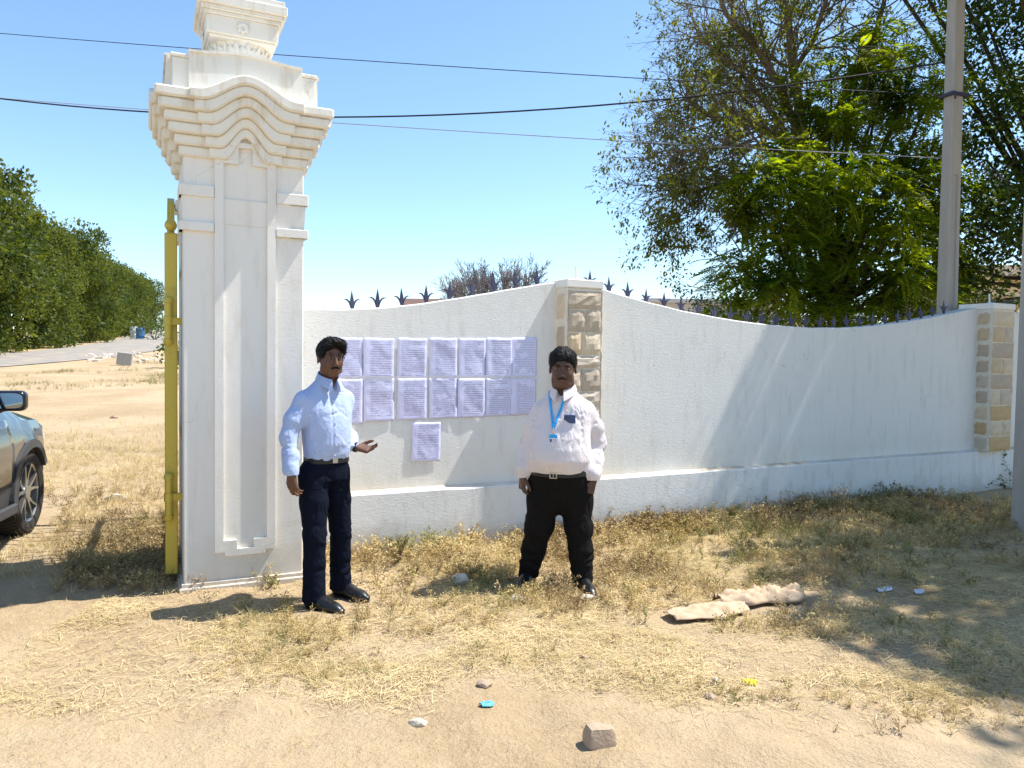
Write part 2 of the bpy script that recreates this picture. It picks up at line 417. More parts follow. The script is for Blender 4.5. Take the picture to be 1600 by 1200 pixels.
# ------------------------------------------------------------------ gate pillar
gp=thing('gate_pillar','tall ornate white gate pillar with arched cornice beside the golden gate','pillar',(-1.82-.4305*0+.015,5.2+.0,0),R(25.5))
gp.location=Vector((-1.82,5.2,0))+Vector((math.cos(R(25.5)),math.sin(R(25.5)),0))*.012+Vector((-math.sin(R(25.5)),math.cos(R(25.5)),0))*.385
HW=.385
b=MB(); b.box(-HW,HW,-HW,HW,-.1,3.0,.006); b.obj('shaft',WHITE_SMOOTH,gp)
b=MB(); b.box(-HW-.03,HW+.03,-HW-.03,HW+.03,-.2,.03,.008); b.box(-HW-.015,HW+.015,-HW-.015,HW+.015,.03,.055,.004); b.obj('base_course',DIRTY,gp)
b=MB()
def frame_panel(q,y0,y1):
    """pilaster frame with a shouldered sunk panel: outer polygon minus inner polygon as strips"""
    pw=.195; z0,z1=.22,2.99
    # inner outline, right half from bottom to top (x,z)
    inn=[(0,.265),(.055,.265),(.055,.325),(.14,.325),(.14,2.845),(.045,2.845),(.045,2.955),(0,2.955)]
    out=[(0,z0),(.13,z0),(.13,.245),(pw,.25),(pw,2.87),(.12,2.90),(.09,z1),(0,z1)]
    for sg in (1,-1):
        I=[(sg*x,z) for x,z in inn]; U=[(sg*x,z) for x,z in out]
        v=[(x,y0,z) for x,z in I]+[(x,y0,z) for x,z in U]+[(x,y1,z) for x,z in I]+[(x,y1,z) for x,z in U]
        n=len(I); f=[]
        for i in range(n-1):
            f+=[(i,i+1,n+i+1,n+i),(i,2*n+i,2*n+i+1,i+1),(n+i,n+i+1,3*n+i+1,3*n+i)]
        q.add(v,f)
PD=.026
for k in (0,2):
    q=MB(); frame_panel(q,-HW-PD,-HW+.002)
    q.rot4(k); b.add(q.v,q.f)
b.obj('pilaster_frame',WHITE_SMOOTH,gp)
b=MB()
for z0,z1 in ((2.61,2.685),(2.385,2.445)):
    for k in range(4):
        q=MB()
        q.box(-HW-.028,-.198,-HW-.028,-HW+.10,z0,z1,.004); q.box(.198,HW+.0279,-HW-.0279,-HW+.0,z0,z1,.004)
        q.rot4(k); b.add(q.v,q.f)
b.obj('band_moulding',WHITE_SMOOTH,gp)
# tapered block between the two bands
b=MB(); v=[]
for z,w in ((2.445,HW+.003),(2.61,HW+.012)): v+=[(-w,-w,z),(w,-w,z),(w,w,z),(-w,w,z)]
b.add(v,[(0,1,5,4),(1,2,6,5),(2,3,7,6),(3,0,4,7)]); b.obj('neck_block',WHITE_SMOOTH,gp)
# cornice courses, each with an arch in the middle
NC=6
def arch(s,a,h): return a*.5*(1+math.cos(PI*min(abs(s)/h,1)))
def level(k): # k 0..NC : base height, half width, arch rise, arch half span
    t_=k/NC
    return 2.865+.395*t_, .40+.180*t_**.95, .155-.03*t_, .135+.185*t_
cor=MB()
for k in range(NC):
    z0,w0,a0,h0=level(k); z1,w1,a1,h1=level(k+1)
    w=w0+.006+(0 if k%2 else .006); g=.205+.145*(k+1)/NC-.012
    for sx in (-1,1):
        for sy in (-1,1):
            cor.box(min(sx*g,sx*w),max(sx*g,sx*w),min(sy*g,sy*w),max(sy*g,sy*w),z0,z1-.0005*k,.011)
    cor.box(-HW-.002-.0005*k,HW+.002+.0005*k,-HW-.002-.0005*k,HW+.002+.0005*k,z0+.001,z1-.001)
    # chamfered underside lip
    for r4 in range(4):
        q=MB(); cw=.205+.145*(k+1)/NC; n=28; pr=w+.028
        S=[-cw+2*cw*i/n for i in range(n+1)]
        lo=[(s,z0-.002+arch(s,a0,h0)) for s in S]; hi=[(s,z1-.002+arch(s,a1,h1)+.0005) for s in S]
        m=n+1; f=[]; bv=.014
        rows=[[(s,-HW+.01,z) for s,z in lo],[(s,-pr+bv,z) for s,z in lo],[(s,-pr+bv*.3,z+bv*.5) for s,z in lo],[(s,-pr,z+bv) for s,z in lo],[(s,-pr,z-bv*.6) for s,z in hi],[(s,-pr+bv*.6,z) for s,z in hi],[(s,-HW+.01,z) for s,z in hi]]
        v=sum(rows,[])
        for r_ in range(6):
            for i in range(n): f.append((r_*m+i,r_*m+i+1,(r_+1)*m+i+1,(r_+1)*m+i))
        f+=[tuple(r_*m for r_ in range(7)),tuple(r_*m+n for r_ in range(6,-1,-1))]
        q.add(v,f); q.rot4(r4); cor.add(q.v,q.f)
z,w,a,h=level(NC)
o=cor.obj('cornice',WHITE_CORNICE,gp)
at=MB(); at.box(-.452,.452,-.452,.452,3.2585,3.475,.006); at.box(-.462,.462,-.462,.462,3.475,3.497,.005)
for r4 in range(4):
    q=MB(); n=24; S=[-.355+.71*i/n for i in range(n+1)]
    poly=[(-.355,3.25)]+[(s,3.505+arch(s,.03,.34)) for s in S]+[(.355,3.25)]
    q.prism(poly,-.482,-.43)
    poly=[(s,3.5055+arch(s,.03,.34)) for s in S]+[(s,3.522+arch(s,.03,.34)) for s in S[::-1]]
    q.prism(poly,-.494,-.30)
    q.rot4(r4); at.add(q.v,q.f)
at.obj('attic_block',WHITE_CORNICE,gp)
cup=MB(); cup.lathe([(.16,3.48),(.17,3.53),(.185,3.56),(.165,3.575),(.168,3.60),(.185,3.66),(.20,3.71),(.205,3.74)],32)
cupo=cup.obj('urn_cup',WHITE_CORNICE,gp,smooth=True)
pet=MB()
for i in range(16):
    a=2*PI*i/16; r0=.175; rr_=.196; w=.036
    for lay in (0,1):
        a2=a+(PI/16 if lay else 0); top=3.705 if not lay else 3.735; off=.010 if not lay else .003
        v=[];
        for (u,zz) in ((-1,3.58),(1,3.58),(-1.05,3.65),(1.05,3.65),(-.8,3.68),(.8,3.68),(0,top)):
            rad=.168+(.035)*(zz-3.58)/.13+off; an=a2+u*w/.2*.98
            v.append((rad*math.cos(an),rad*math.sin(an),zz))
        vm=[((.172+.035*(zz-3.58)/.13+off+.008)*math.cos(a2),(.172+.035*(zz-3.58)/.13+off+.008)*math.sin(a2),zz) for zz in (3.58,3.65,3.68)]
        v+=vm
        pet.add(v,[(0,7,8,2),(7,1,3,8),(2,8,9,4),(8,3,5,9),(4,9,6),(9,5,6)])
p_=pet.obj('lotus_petals',WHITE_CORNICE,cupo,smooth=True)
bx=MB(); 
for z0,z1,w in ((3.735,3.755,.215),(3.755,3.875,.235),(3.875,3.90,.25),(3.90,3.93,.268),(3.93,3.99,.29),(3.99,4.03,.275),(4.03,4.08,.22)):
    bx.box(-w,w,-w,w,z0,z1-.0004,.004)
bx.lathe([(.17,4.079),(.20,4.12),(.17,4.18),(.08,4.22),(.05,4.28),(.07,4.33),(.04,4.38),(.005,4.42)],24)
bxo=bx.obj('capital_box',WHITE_CORNICE,gp,smooth=False)
fl=MB()
for r4 in range(4):
    q=MB()
    for i in range(8):
        a=2*PI*i/8; c,s_=math.cos(a),math.sin(a)
        v=[]
        for (r_,w_,y_) in ((.008,.004,-.238),(.022,.012,-.246),(.036,.011,-.243),(.045,0,-.237)):
            v+=[(c*r_-s_*w_,y_,s_*r_+c*w_+3.815),(c*r_+s_*w_,y_,s_*r_-c*w_+3.815)]
        q.add(v,[(0,1,3,2),(2,3,5,4),(4,5,7,6)])
    q.add([(math.cos(i*PI/4)*.009,-.2365,3.815+math.sin(i*PI/4)*.009) for i in range(8)]+[(0,-.250,3.815)],[(i,(i+1)%8,8) for i in range(8)])
    q.rot4(r4); fl.add(q.v,q.f)
fl.obj('flower_rosette',WHITE_CORNICE,bxo,smooth=True)
# ------------------------------------------------------------------ signed-distance sculpting for the two people
class Field:
    def __init__(s,lo,hi,res):
        s.lo=np.array(lo,float); s.res=res; s.n=[int((h-l)/res)+2 for l,h in zip(lo,hi)]
        s.ax=[s.lo[i]+res*np.arange(s.n[i]) for i in range(3)]; s.d=np.full(s.n,.2,np.float32)
    def win(s,lo,hi):
        sl=[];
        for i in range(3):
            a=max(0,int((lo[i]-s.lo[i])/s.res)); b=min(s.n[i],int((hi[i]-s.lo[i])/s.res)+2); sl.append(slice(a,max(a,b)))
        X,Y,Z=np.meshgrid(s.ax[0][sl[0]],s.ax[1][sl[1]],s.ax[2][sl[2]],indexing='ij'); return tuple(sl),X,Y,Z
    def op(s,sl,e,k,sub=False):
        a=s.d[sl]; e=e.astype(np.float32)
        if sub:
            e=-e
            if k>0: h=np.maximum(k-np.abs(a-e),0)/k; s.d[sl]=np.maximum(a,e)+h*h*k*.25
            else: s.d[sl]=np.maximum(a,e)
        else:
            if k>0: h=np.maximum(k-np.abs(a-e),0)/k; s.d[sl]=np.minimum(a,e)-h*h*k*.25
            else: s.d[sl]=np.minimum(a,e)
    def cap(s,a,b,ra,rb,k=.02,sub=False,flat=None):
        a=np.array(a,float); b=np.array(b,float); m=max(ra,rb)+k+.03
        sl,X,Y,Z=s.win(np.minimum(a,b)-m,np.maximum(a,b)+m)
        d=b-a; L=max(1e-9,d@d); t=np.clip(((X-a[0])*d[0]+(Y-a[1])*d[1]+(Z-a[2])*d[2])/L,0,1)
        px,py,pz=X-a[0]-t*d[0],Y-a[1]-t*d[1],Z-a[2]-t*d[2]
        if flat is not None:   # (axis, factor): squash the section along an axis
            ax=np.array(flat[0],float); ax/=np.linalg.norm(ax); q=px*ax[0]+py*ax[1]+pz*ax[2]; g=1/flat[1]-1
            px,py,pz=px+ax[0]*q*g,py+ax[1]*q*g,pz+ax[2]*q*g
        s.op(sl,np.sqrt(px*px+py*py+pz*pz)-(ra+(rb-ra)*t),k,sub); return s
    def chain(s,pts,rs,k=.02,**kw):
        for i in range(len(pts)-1): s.cap(pts[i],pts[i+1],rs[i],rs[i+1],k,**kw)
        return s
    def ell(s,c,r,k=.02,yaw=0,pitch=0,roll=0,sub=False):
        c=np.array(c,float); r=np.array(r,float); m=r.max()+k+.02
        sl,X,Y,Z=s.win(c-m,c+m); M=np.array(Matrix.Rotation(yaw,3,'Z')@Matrix.Rotation(pitch,3,'X')@Matrix.Rotation(roll,3,'Y'))
        P=np.stack([X-c[0],Y-c[1],Z-c[2]],-1)@M; q=P/r; k0=np.sqrt((q*q).sum(-1)); k1=np.sqrt(((P/r/r)**2).sum(-1))+1e-9
        s.op(sl,k0*(k0-1)/k1,k,sub); return s
    def box(s,c,h,k=.01,yaw=0,pitch=0,roll=0,rd=.005,sub=False):
        c=np.array(c,float); h=np.array(h,float); m=np.linalg.norm(h)+k+.02
        sl,X,Y,Z=s.win(c-m,c+m); M=np.array(Matrix.Rotation(yaw,3,'Z')@Matrix.Rotation(pitch,3,'X')@Matrix.Rotation(roll,3,'Y'))
        P=np.abs(np.stack([X-c[0],Y-c[1],Z-c[2]],-1)@M)-(h-rd)
        e=np.sqrt((np.maximum(P,0)**2).sum(-1))+np.minimum(P.max(-1),0)-rd; s.op(sl,e,k,sub); return s
    def loft(s,secs,k=.02,pw=2.3,sub=False):
        """secs: (z,cx,cy,rx,ry,yaw) stacked sections"""
        A=np.array(secs,float); A=A[np.argsort(A[:,0])]; m=max(A[:,3].max(),A[:,4].max())+.05
        lo=[A[:,1].min()-m,A[:,2].min()-m,A[0,0]-.05]; hi=[A[:,1].max()+m,A[:,2].max()+m,A[-1,0]+.05]
        sl,X,Y,Z=s.win(lo,hi); zz=s.ax[2][sl[2]]; zc=np.clip(zz,A[0,0],A[-1,0])
        def itp(col):  # smooth interpolation
            return np.interp(zc,A[:,0],A[:,col])[None,None,:]
        def sm(col):
            g=np.linspace(A[0,0],A[-1,0],200); w=np.interp(g,A[:,0],A[:,col]); kk=np.ones(9)/9; w=np.convolve(np.pad(w,4,'edge'),kk,'valid'); return np.interp(zc,g,w)[None,None,:]
        cx,cy,rx,ry,yw=[sm(i) for i in range(1,6)]
        c,n=np.cos(yw),np.sin(yw); u=(X-cx)*c+(Y-cy)*n; v=-(X-cx)*n+(Y-cy)*c
        q=(np.abs(u/rx)**pw+np.abs(v/ry)**pw)**(1/pw); e=(q-1)*np.minimum(rx,ry)
        ez=np.maximum(A[0,0]-Z,Z-A[-1,0]); e=np.maximum(e,ez)
        s.op(sl,e,k,sub); return s
    def noise(s,amp,scale,seed=0,lo=None,hi=None,ridge=False):
        lo=s.lo if lo is None else lo; hi=[a[-1] for a in s.ax] if hi is None else hi
        sl,X,Y,Z=s.win(lo,hi); sc=np.array(scale,float)*np.ones(3)
        x,y,z=X/sc[0]+seed*3.7,Y/sc[1]+seed*1.3,Z/sc[2]+seed*2.1
        xi,yi,zi=[np.floor(q).astype(int) for q in (x,y,z)]; fx,fy,fz=x-xi,y-yi,z-zi
        fx,fy,fz=[q*q*(3-2*q) for q in (fx,fy,fz)]
        T=np.random.default_rng(seed+11).random((32,32,32)).astype(np.float32)
        g=lambda a,b,c: T[(xi+a)%32,(yi+b)%32,(zi+c)%32]
        r=0
        for a in (0,1):
            for b in (0,1):
                for c in (0,1): r=r+g(a,b,c)*(fx if a else 1-fx)*(fy if b else 1-fy)*(fz if c else 1-fz)
        r=r*2-1
        if ridge: r=1-2*np.abs(r)
        s.d[sl]+=(amp*r).astype(np.float32); return s
    def warp(s,fn,lo,hi):
        sl,X,Y,Z=s.win(lo,hi); s.d[sl]+=fn(X,Y,Z).astype(np.float32); return s
    def mesh(s,smooth=1):
        d=s.d; m=d<0; n=d.shape
        cnt=sum(m[a:n[0]-1+a,b:n[1]-1+b,c:n[2]-1+c].astype(np.int8) for a in (0,1) for b in (0,1) for c in (0,1))
        act=(cnt>0)&(cnt<8); idx=-np.ones(act.shape,np.int64); ijk=np.argwhere(act); idx[act]=np.arange(len(ijk))
        acc=np.zeros((len(ijk),3)); w=np.zeros(len(ijk)); I,J,K=ijk.T
        for ax in range(3):
            for p in (0,1):
                for q in (0,1):
                    o=[0,0,0]; oth=[x for x in range(3) if x!=ax]; o[oth[0]]=p; o[oth[1]]=q; e=list(o); e[ax]+=1
                    a=d[I+o[0],J+o[1],K+o[2]]; b=d[I+e[0],J+e[1],K+e[2]]; cr=(a<0)!=(b<0)
                    t=np.where(cr,a/np.where(cr,a-b,1),0); pt=np.tile(np.array(o,float),(len(ijk),1)); pt[:,ax]+=t
                    acc+=pt*cr[:,None]; w+=cr
        V=(ijk+acc/w[:,None])*s.res+s.lo; F=[]
        for ax in range(3):
            oth=[(1,2),(2,0),(0,1)][ax]
            sla=[slice(1,-1)]*3; sla[ax]=slice(0,n[ax]-1); a=m[tuple(sla)]; slb=list(sla); slb[ax]=slice(1,n[ax]); b=m[tuple(slb)]
            for flip in (0,1):
                c=np.argwhere((a&~b) if not flip else (~a&b))
                if not len(c): continue
                for o_ in range(3):
                    if o_!=ax: c[:,o_]+=1
                quad=[]
                for (p,q) in ((0,0),(-1,0),(-1,-1),(0,-1)):
                    cc=c.copy(); cc[:,oth[0]]+=p; cc[:,oth[1]]+=q; quad.append(idx[cc[:,0],cc[:,1],cc[:,2]])
                qd=np.stack(quad,-1); F.append(qd if not flip else qd[:,::-1])
        F=np.concatenate(F); F=F[(F>=0).all(1)]
        for _ in range(smooth):
            A=np.zeros_like(V); C=np.zeros(len(V))
            for a,b in ((0,1),(1,2),(2,3),(3,0)):
                np.add.at(A,F[:,a],V[F[:,b]]); np.add.at(A,F[:,b],V[F[:,a]]); np.add.at(C,F[:,a],1); np.add.at(C,F[:,b],1)
            V=V*.5+.5*A/np.maximum(C,1)[:,None]
        return V,F
    def obj(s,name,mat,parent=None,smooth=1):
        V,F=s.mesh(smooth); return obj(name,V,F,mat,parent,True)
# ---- materials
def skin(name,c):
    t=NT(name,.55,.35); v=t.coord(); n=t.noise(30,4,.6,v); t.col(t.mix(n,[x*.8 for x in c],[x*1.15 for x in c]))
    t.b.inputs['Subsurface Weight'].default_value=.08; t.b.inputs['Subsurface Radius'].default_value=(.02,.008,.004); t.bump(t.noise(220,3,.6,v),.0006); return t.m
def cloth(name,c,rough=.85,wv=900,fold=.004,var=.06,sheen=.1):
    t=NT(name,rough,.06); v=t.coord(); n=t.noise(7,4,.6,v)
    t.col(t.mix(n,[x*(1-var) for x in c],[min(1,x*(1+var)) for x in c]))
    t.b.inputs['Sheen Weight'].default_value=sheen
    vs=t.coord('Object',(1,1,.55)); b=t.bump(t.noise(13,3,.5,vs,1.5),fold*3.4,1); b=t.bump(t.noise(34,3,.5,vs,.8),fold*.9,.9,b); t.bump(t.noise(wv,2,.5,v),.0002,1,b); return t.m
SKIN1=skin('dark_brown_skin',(.135,.065,.040)); SKIN2=skin('deep_brown_skin',(.100,.050,.033))
HAIR=simple('black_hair',(.006,.0055,.0055),.62,.18,.4,40,.002,0,160)
SHIRT_BLUE=cloth('pale_blue_shirt_cotton',(.38,.46,.68)); SHIRT_WHITE=cloth('off_white_shirt_cotton',(.66,.60,.61))
TR_NAVY=cloth('navy_trouser_cloth',(.006,.008,.017),.85,700,.005,.2,.0); TR_BLACK=cloth('black_brown_trouser_cloth',(.011,.0095,.009),.85,700,.005,.2,.0)
LEATHER=simple('black_shoe_leather',(.012,.012,.013),.28,.5,.2,30,.001,0,80); BELT=simple('black_belt_leather',(.012,.011,.011),.45,.4,.2,40)
METAL=simple('brushed_steel',(.45,.45,.46),.3,.5,.1,20,0,1); GOLD=simple('ring_gold',(.8,.55,.2),.3,.5,.1,20,0,1)
LANY=simple('cyan_blue_ribbon',(.03,.36,.78),.6,.3,.08,60); CARDW=simple('white_card_plastic',(.75,.78,.80),.4,.4,.05,30)
EYEW=simple('eye_white',(.22,.19,.17),.3,.5,.05,30); EYED=simple('dark_iris',(.012,.008,.006),.2,.5,.05,30)
GLASSF=simple('thin_dark_metal_frame',(.05,.05,.055),.35,.5,.05,30,0,.6); PHONE=simple('dark_blue_phone_shell',(.02,.05,.16),.3,.5,.1,30)
BUTTON=simple('pale_shirt_button',(.62,.62,.60),.4,.4,.05,30)
def hand(F,wrist,dirv,palm_n,sc=1.0,curl=.5,thumb_side=1,spread=.12,fr=.0082):
    """wrist point; dirv along the hand; palm_n outward normal of the PALM side; fingers curl towards palm_n"""
    d=Vector(dirv).normalized(); pn=Vector(palm_n); pn=(pn-d*pn.dot(d)).normalized(); side=d.cross(pn).normalized()*thumb_side
    W=Vector(wrist)
    F.cap(W-d*.03,W+d*.02*sc,.026*sc,.027*sc,.012,flat=(tuple(pn),.72))
    for u in (-.026,-.009,.009,.025):
        F.cap(W+d*.012*sc+side*u*.55*sc,W+d*.088*sc+side*u*sc,.0165*sc,.0135*sc,.010)
    L=[.070,.082,.076,.060]; U=[.029,.010,-.009,-.027]
    for i in range(4):
        b=W+d*(.088-.004*abs(i-1.2))*sc+side*U[i]*sc; ang=.18+.25*curl; c=curl*(1+.12*i)
        dr=(d+side*(spread*(1.3-i))).normalized(); p=b; pts=[p]; r0=fr*sc*(1 if i<3 else .88)
        for j,fr_ in enumerate((.46,.31,.23)):
            ang_=c*(.55+.75*j)+.08; v=dr*math.cos(ang_)+pn*math.sin(ang_); p=p+v*L[i]*fr_*sc; pts.append(p)
        F.chain(pts,[r0*1.08,r0,r0*.92,r0*.78],.003)
    tb=W+d*.028*sc+side*.024*sc; t1=tb+(d*.65+side*.62+pn*.35).normalized()*.038*sc; t2=t1+(d*.86+side*.30+pn*.40).normalized()*.032*sc; t3=t2+(d*.93+side*.05+pn*.40).normalized()*.024*sc
    F.chain([tb,t1,t2,t3],[.016*sc,.0125*sc,.0105*sc,.0082*sc],.008)
def face(F,c,yaw,s=1.0,wide=1.0,double=0.,tilt=0.):
    """head centre c; forward is -y rotated by yaw. returns frame for placing parts"""
    M=Matrix.Rotation(yaw,3,'Z')@Matrix.Rotation(tilt,3,'X'); c=Vector(c)
    P=lambda x,y,z: c+M@Vector((x*wide,y,z))*s
    F.ell(P(0,.010,.030),(.074*wide*s,.092*s,.090*s),.01,yaw)          # skull
    F.ell(P(0,-.022,-.030),(.060*wide*s,.066*s,.078*s),.03,yaw)         # face
    F.ell(P(0,-.050,-.088),(.032*wide*s,.026*s,.024*s),.03,yaw)         # chin
    for sx in (-1,1):
        F.ell(P(sx*.036,-.060,-.030),(.022*s,.018*s,.022*s),.02,yaw)      # cheek
        F.ell(P(sx*.052,-.012,-.068),(.018*s,.03*s,.028*s),.02,yaw)    # jaw corner
        F.ell(P(sx*.030,-.088,.012),(.0165*s,.013*s,.0105*s),.010,yaw,sub=True)  # eye socket
        F.ell(P(sx*.0765,.012,-.005),(.008*s,.019*s,.030*s),.006,yaw+sx*.25)       # ear
        F.ell(P(sx*.0835,.010,-.003),(.005*s,.010*s,.018*s),.004,yaw,sub=True)
        F.ell(P(sx*.014,-.099,-.036),(.0085*s,.009*s,.007*s),.006,yaw)     # nostril wing
        F.ell(P(sx*.030,-.083,.032),(.022*s,.010*s,.008*s),.010,yaw)      # brow ridge
    F.cap(P(0,-.086,.018),P(0,-.108,-.030),.0085*s,.0125*s,.012)
    F.ell(P(0,-.088,-.058),(.024*s,.012*s,.0068*s),.006,yaw)        # upper lip
    F.ell(P(0,-.086,-.069),(.020*s,.012*s,.0075*s),.004,yaw)
    F.ell(P(0,-.100,-.0635),(.021*s,.008*s,.0016*s),.002,yaw,sub=True)
    if double: F.ell(P(0,-.012,-.105),(.062*wide*s,.058*s,.030*s),.03,yaw)
    return P,M
def face_parts(par,P,M,s,yaw,hair_seed,glasses=False,stache=False,wide=1.):
    for sx in (-1,1):
        F=Field(P(sx*.030,-.078,.012)-Vector((.02,.02,.02)),P(sx*.030,-.078,.012)+Vector((.02,.02,.02)),.0022)
        F.ell(P(sx*.030,-.0765,.012),(.0135*s,.010*s,.0046*s),0,yaw); e=F.obj('eye',EYEW,par)
        F=Field(P(sx*.030,-.086,.012)-Vector((.012,.012,.012)),P(sx*.030,-.086,.012)+Vector((.012,.012,.012)),.0016)
        F.ell(P(sx*.031,-.0835,.0125),(.0052*s,.0042*s,.0052*s),0,yaw); F.obj('iris',EYED,e)
        F=Field(P(sx*.032,-.09,.034)-Vector((.035,.035,.02)),P(sx*.032,-.09,.034)+Vector((.035,.035,.02)),.0025)
        F.cap(P(sx*.014,-.094,.031),P(sx*.034,-.091,.037),.0048*s,.0045*s,.004); F.cap(P(sx*.034,-.091,.037),P(sx*.050,-.076,.030),.0045*s,.0026*s,.004)
        F.noise(.0012,.006,hair_seed); F.obj('eyebrow',HAIR,par)
    if stache:
        F=Field(P(0,-.1,-.05)-Vector((.05,.05,.03)),P(0,-.1,-.05)+Vector((.05,.05,.03)),.0025)
        for sx in (-1,1): F.cap(P(sx*.002,-.1015,-.0465),P(sx*.026,-.0885,-.056),.0068*s,.0045*s,.004)
        F.noise(.0014,.006,hair_seed+2); F.obj('moustache',HAIR,par)
    if glasses:
        b=MB()
        for sx in (-1,1):
            ring=[P(sx*.032+.021*math.cos(a)*1.05,-.1005+abs(.021*math.cos(a)+.0)*.15,.010+.0145*math.sin(a)) for a in np.linspace(0,2*PI,17)]
            b.tube(ring,.0013,5,False); b.tube([P(sx*.053,-.098,.014),P(sx*.072,-.06,.014),P(sx*.079,.010,.008)],.0013,5)
        b.tube([P(-.011,-.101,.012),P(0,-.104,.015),P(.011,-.101,.012)],.0013,5); b.obj('spectacles',GLASSF,par,True)
def hair(par,P,s,yaw,seed,style,wide=1.):
    F=Field(P(0,0,0)-Vector((.16,.16,.16)),P(0,0,0)+Vector((.16,.16,.20)),.0036)
    F.ell(P(0,.018,.045),(.083*wide*s,.098*s,.093*s),0,yaw)
    # carve the face opening
    F.ell(P(0,-.105,-.025),(.070*wide*s,.085*s,.096*s),.02,yaw,sub=True)
    F.ell(P(0,-.01,-.170),(.16*s,.17*s,.115*s),.02,yaw,sub=True)
    for sx in (-1,1): F.ell(P(sx*.080,.004,-.040),(.022*s,.030*s,.045*s),.01,yaw,sub=True)
    if style=='swept':   # full top swept to one side
        F.ell(P(.012,-.035,.105),(.072*s,.062*s,.034*s),.02,yaw,0,.12)
        F.ell(P(.040,-.066,.090),(.038*s,.028*s,.022*s),.02,yaw,0,.5)
        F.ell(P(-.035,-.060,.092),(.032*s,.028*s,.022*s),.02,yaw)
        F.ell(P(.062,-.035,.055),(.020*s,.040*s,.034*s),.015,yaw)
        F.ell(P(-.064,-.010,.045),(.018*s,.05*s,.04*s),.015,yaw)
    else:                # thick, slightly curly
        F.ell(P(0,.012,.078),(.074*wide*s,.082*s,.056*s),.03,yaw)
        for i in range(26):
            rr=random.Random(seed*31+i); a=rr.uniform(0,2*PI); e=rr.uniform(.15,1.3)
            F.ell(P(.062*math.cos(a)*math.cos(e),.016+.076*math.sin(a)*math.cos(e)*(1 if math.sin(a)>0 else .72),.055+.074*math.sin(e)),(.022*s,)*3,.016)
        
    F.noise(.0035,.022,seed); F.noise(.003,.009,seed+1)
    V,Fq=F.mesh(0); o=obj('hair',V,Fq,HAIR,par,True)
    g=np.random.default_rng(seed); cc=np.array(P(0,.02,.02)); k=g.choice(len(V),2600 if style!='swept' else 2000); B=V[k]; N_=B-cc; N_/=np.linalg.norm(N_,axis=1,keepdims=True)
    fwd=np.array(P(0,-1,0)-P(0,0,0)); sdv=np.array(P(1,0,0)-P(0,0,0)); sdv/=np.linalg.norm(sdv)
    if style=='swept': comb=sdv*.8+np.array([0,0,-.5])+fwd*.3
    else: comb=np.array([0,0,-.5])
    D=N_*.55+comb+g.normal(size=N_.shape)*(.35 if style=='swept' else .6); D/=np.linalg.norm(D,axis=1,keepdims=True); L=g.uniform(.008,.018,len(B))*(1 if style=='swept' else .8)
    W=np.cross(D,g.normal(size=D.shape)); W/=np.linalg.norm(W,axis=1,keepdims=True); W*=.0011
    TV=np.stack([B-W-D*.003,B+W-D*.003,B+D*L[:,None]*.6+W*.8,B+D*L[:,None]],1).reshape(-1,3); TF=np.arange(len(B)*4).reshape(-1,4)
    so_=obj('hair_strands',TV,TF,HAIR,o); so_['kind']='stuff'
    return o
def shoe(name,par,x,y,z,yaw,L=.285,w=.050):
    """pointed leather shoe on its sole; forward is -y rotated by yaw"""
    M=Matrix.Rotation(yaw,3,'Z'); P=lambda a,b,c: Vector((x,y,z))+M@Vector((a,b,c))
    F=Field(Vector((x,y,z-.01))-Vector((.24,.24,.01)),Vector((x,y,z))+Vector((.24,.24,.17)),.005)
    F.ell(P(0,.055,.045),(.040,.050,.045),.01,yaw); F.ell(P(0,-.015,.052),(.046,.085,.046),.02,yaw)
    F.ell(P(0,-.10,.036),(.050,.085,.036),.02,yaw); F.ell(P(0,-.165,.024),(.034,.050,.020),.02,yaw)
    F.cap(P(0,.045,.06),P(0,.04,.13),.046,.046,.02)
    F.box(P(0,0,-.012),(.3,.3,.02),0,sub=True,rd=0)
    # creases over the toes
    o=F.obj(name,LEATHER,par)
    S=Field(Vector((x,y,z))-Vector((.22,.22,.01)),Vector((x,y,z))+Vector((.22,.22,.05)),.005)
    S.ell(P(0,.06,.0),(.043,.048,.05),0,yaw); S.ell(P(0,-.10,.0),(.051,.115,.05),.06,yaw); S.ell(P(0,-.02,0),(.045,.10,.05),.03,yaw)
    S.box(P(0,0,.062),(.3,.3,.05),0,sub=True,rd=0); S.box(P(0,0,-.04),(.3,.3,.042),0,sub=True,rd=0)
    S.obj('sole',BELT,o); return o
def folds(F,pts,amp,width,lo,hi):
    """sharp diagonal cloth folds: each (point, direction, length)"""
    for (c,d,L,w,a) in pts:
        c=np.array(c,float); d=np.array(d,float); d/=np.linalg.norm(d); e=c-d*L/2; g=c+d*L/2
        m=w*3; sl,X,Y,Z=F.win(np.minimum(e,g)-m,np.maximum(e,g)+m)
        t=np.clip(((X-e[0])*d[0]+(Y-e[1])*d[1]+(Z-e[2])*d[2])/L,0,1)
        q=np.sqrt((X-e[0]-t*L*d[0])**2+(Y-e[1]-t*L*d[1])**2+(Z-e[2]-t*L*d[2])**2)
        F.d[sl]+=(a*np.exp(-(q/w)**2)*np.sin(PI*t)**.6).astype(np.float32)
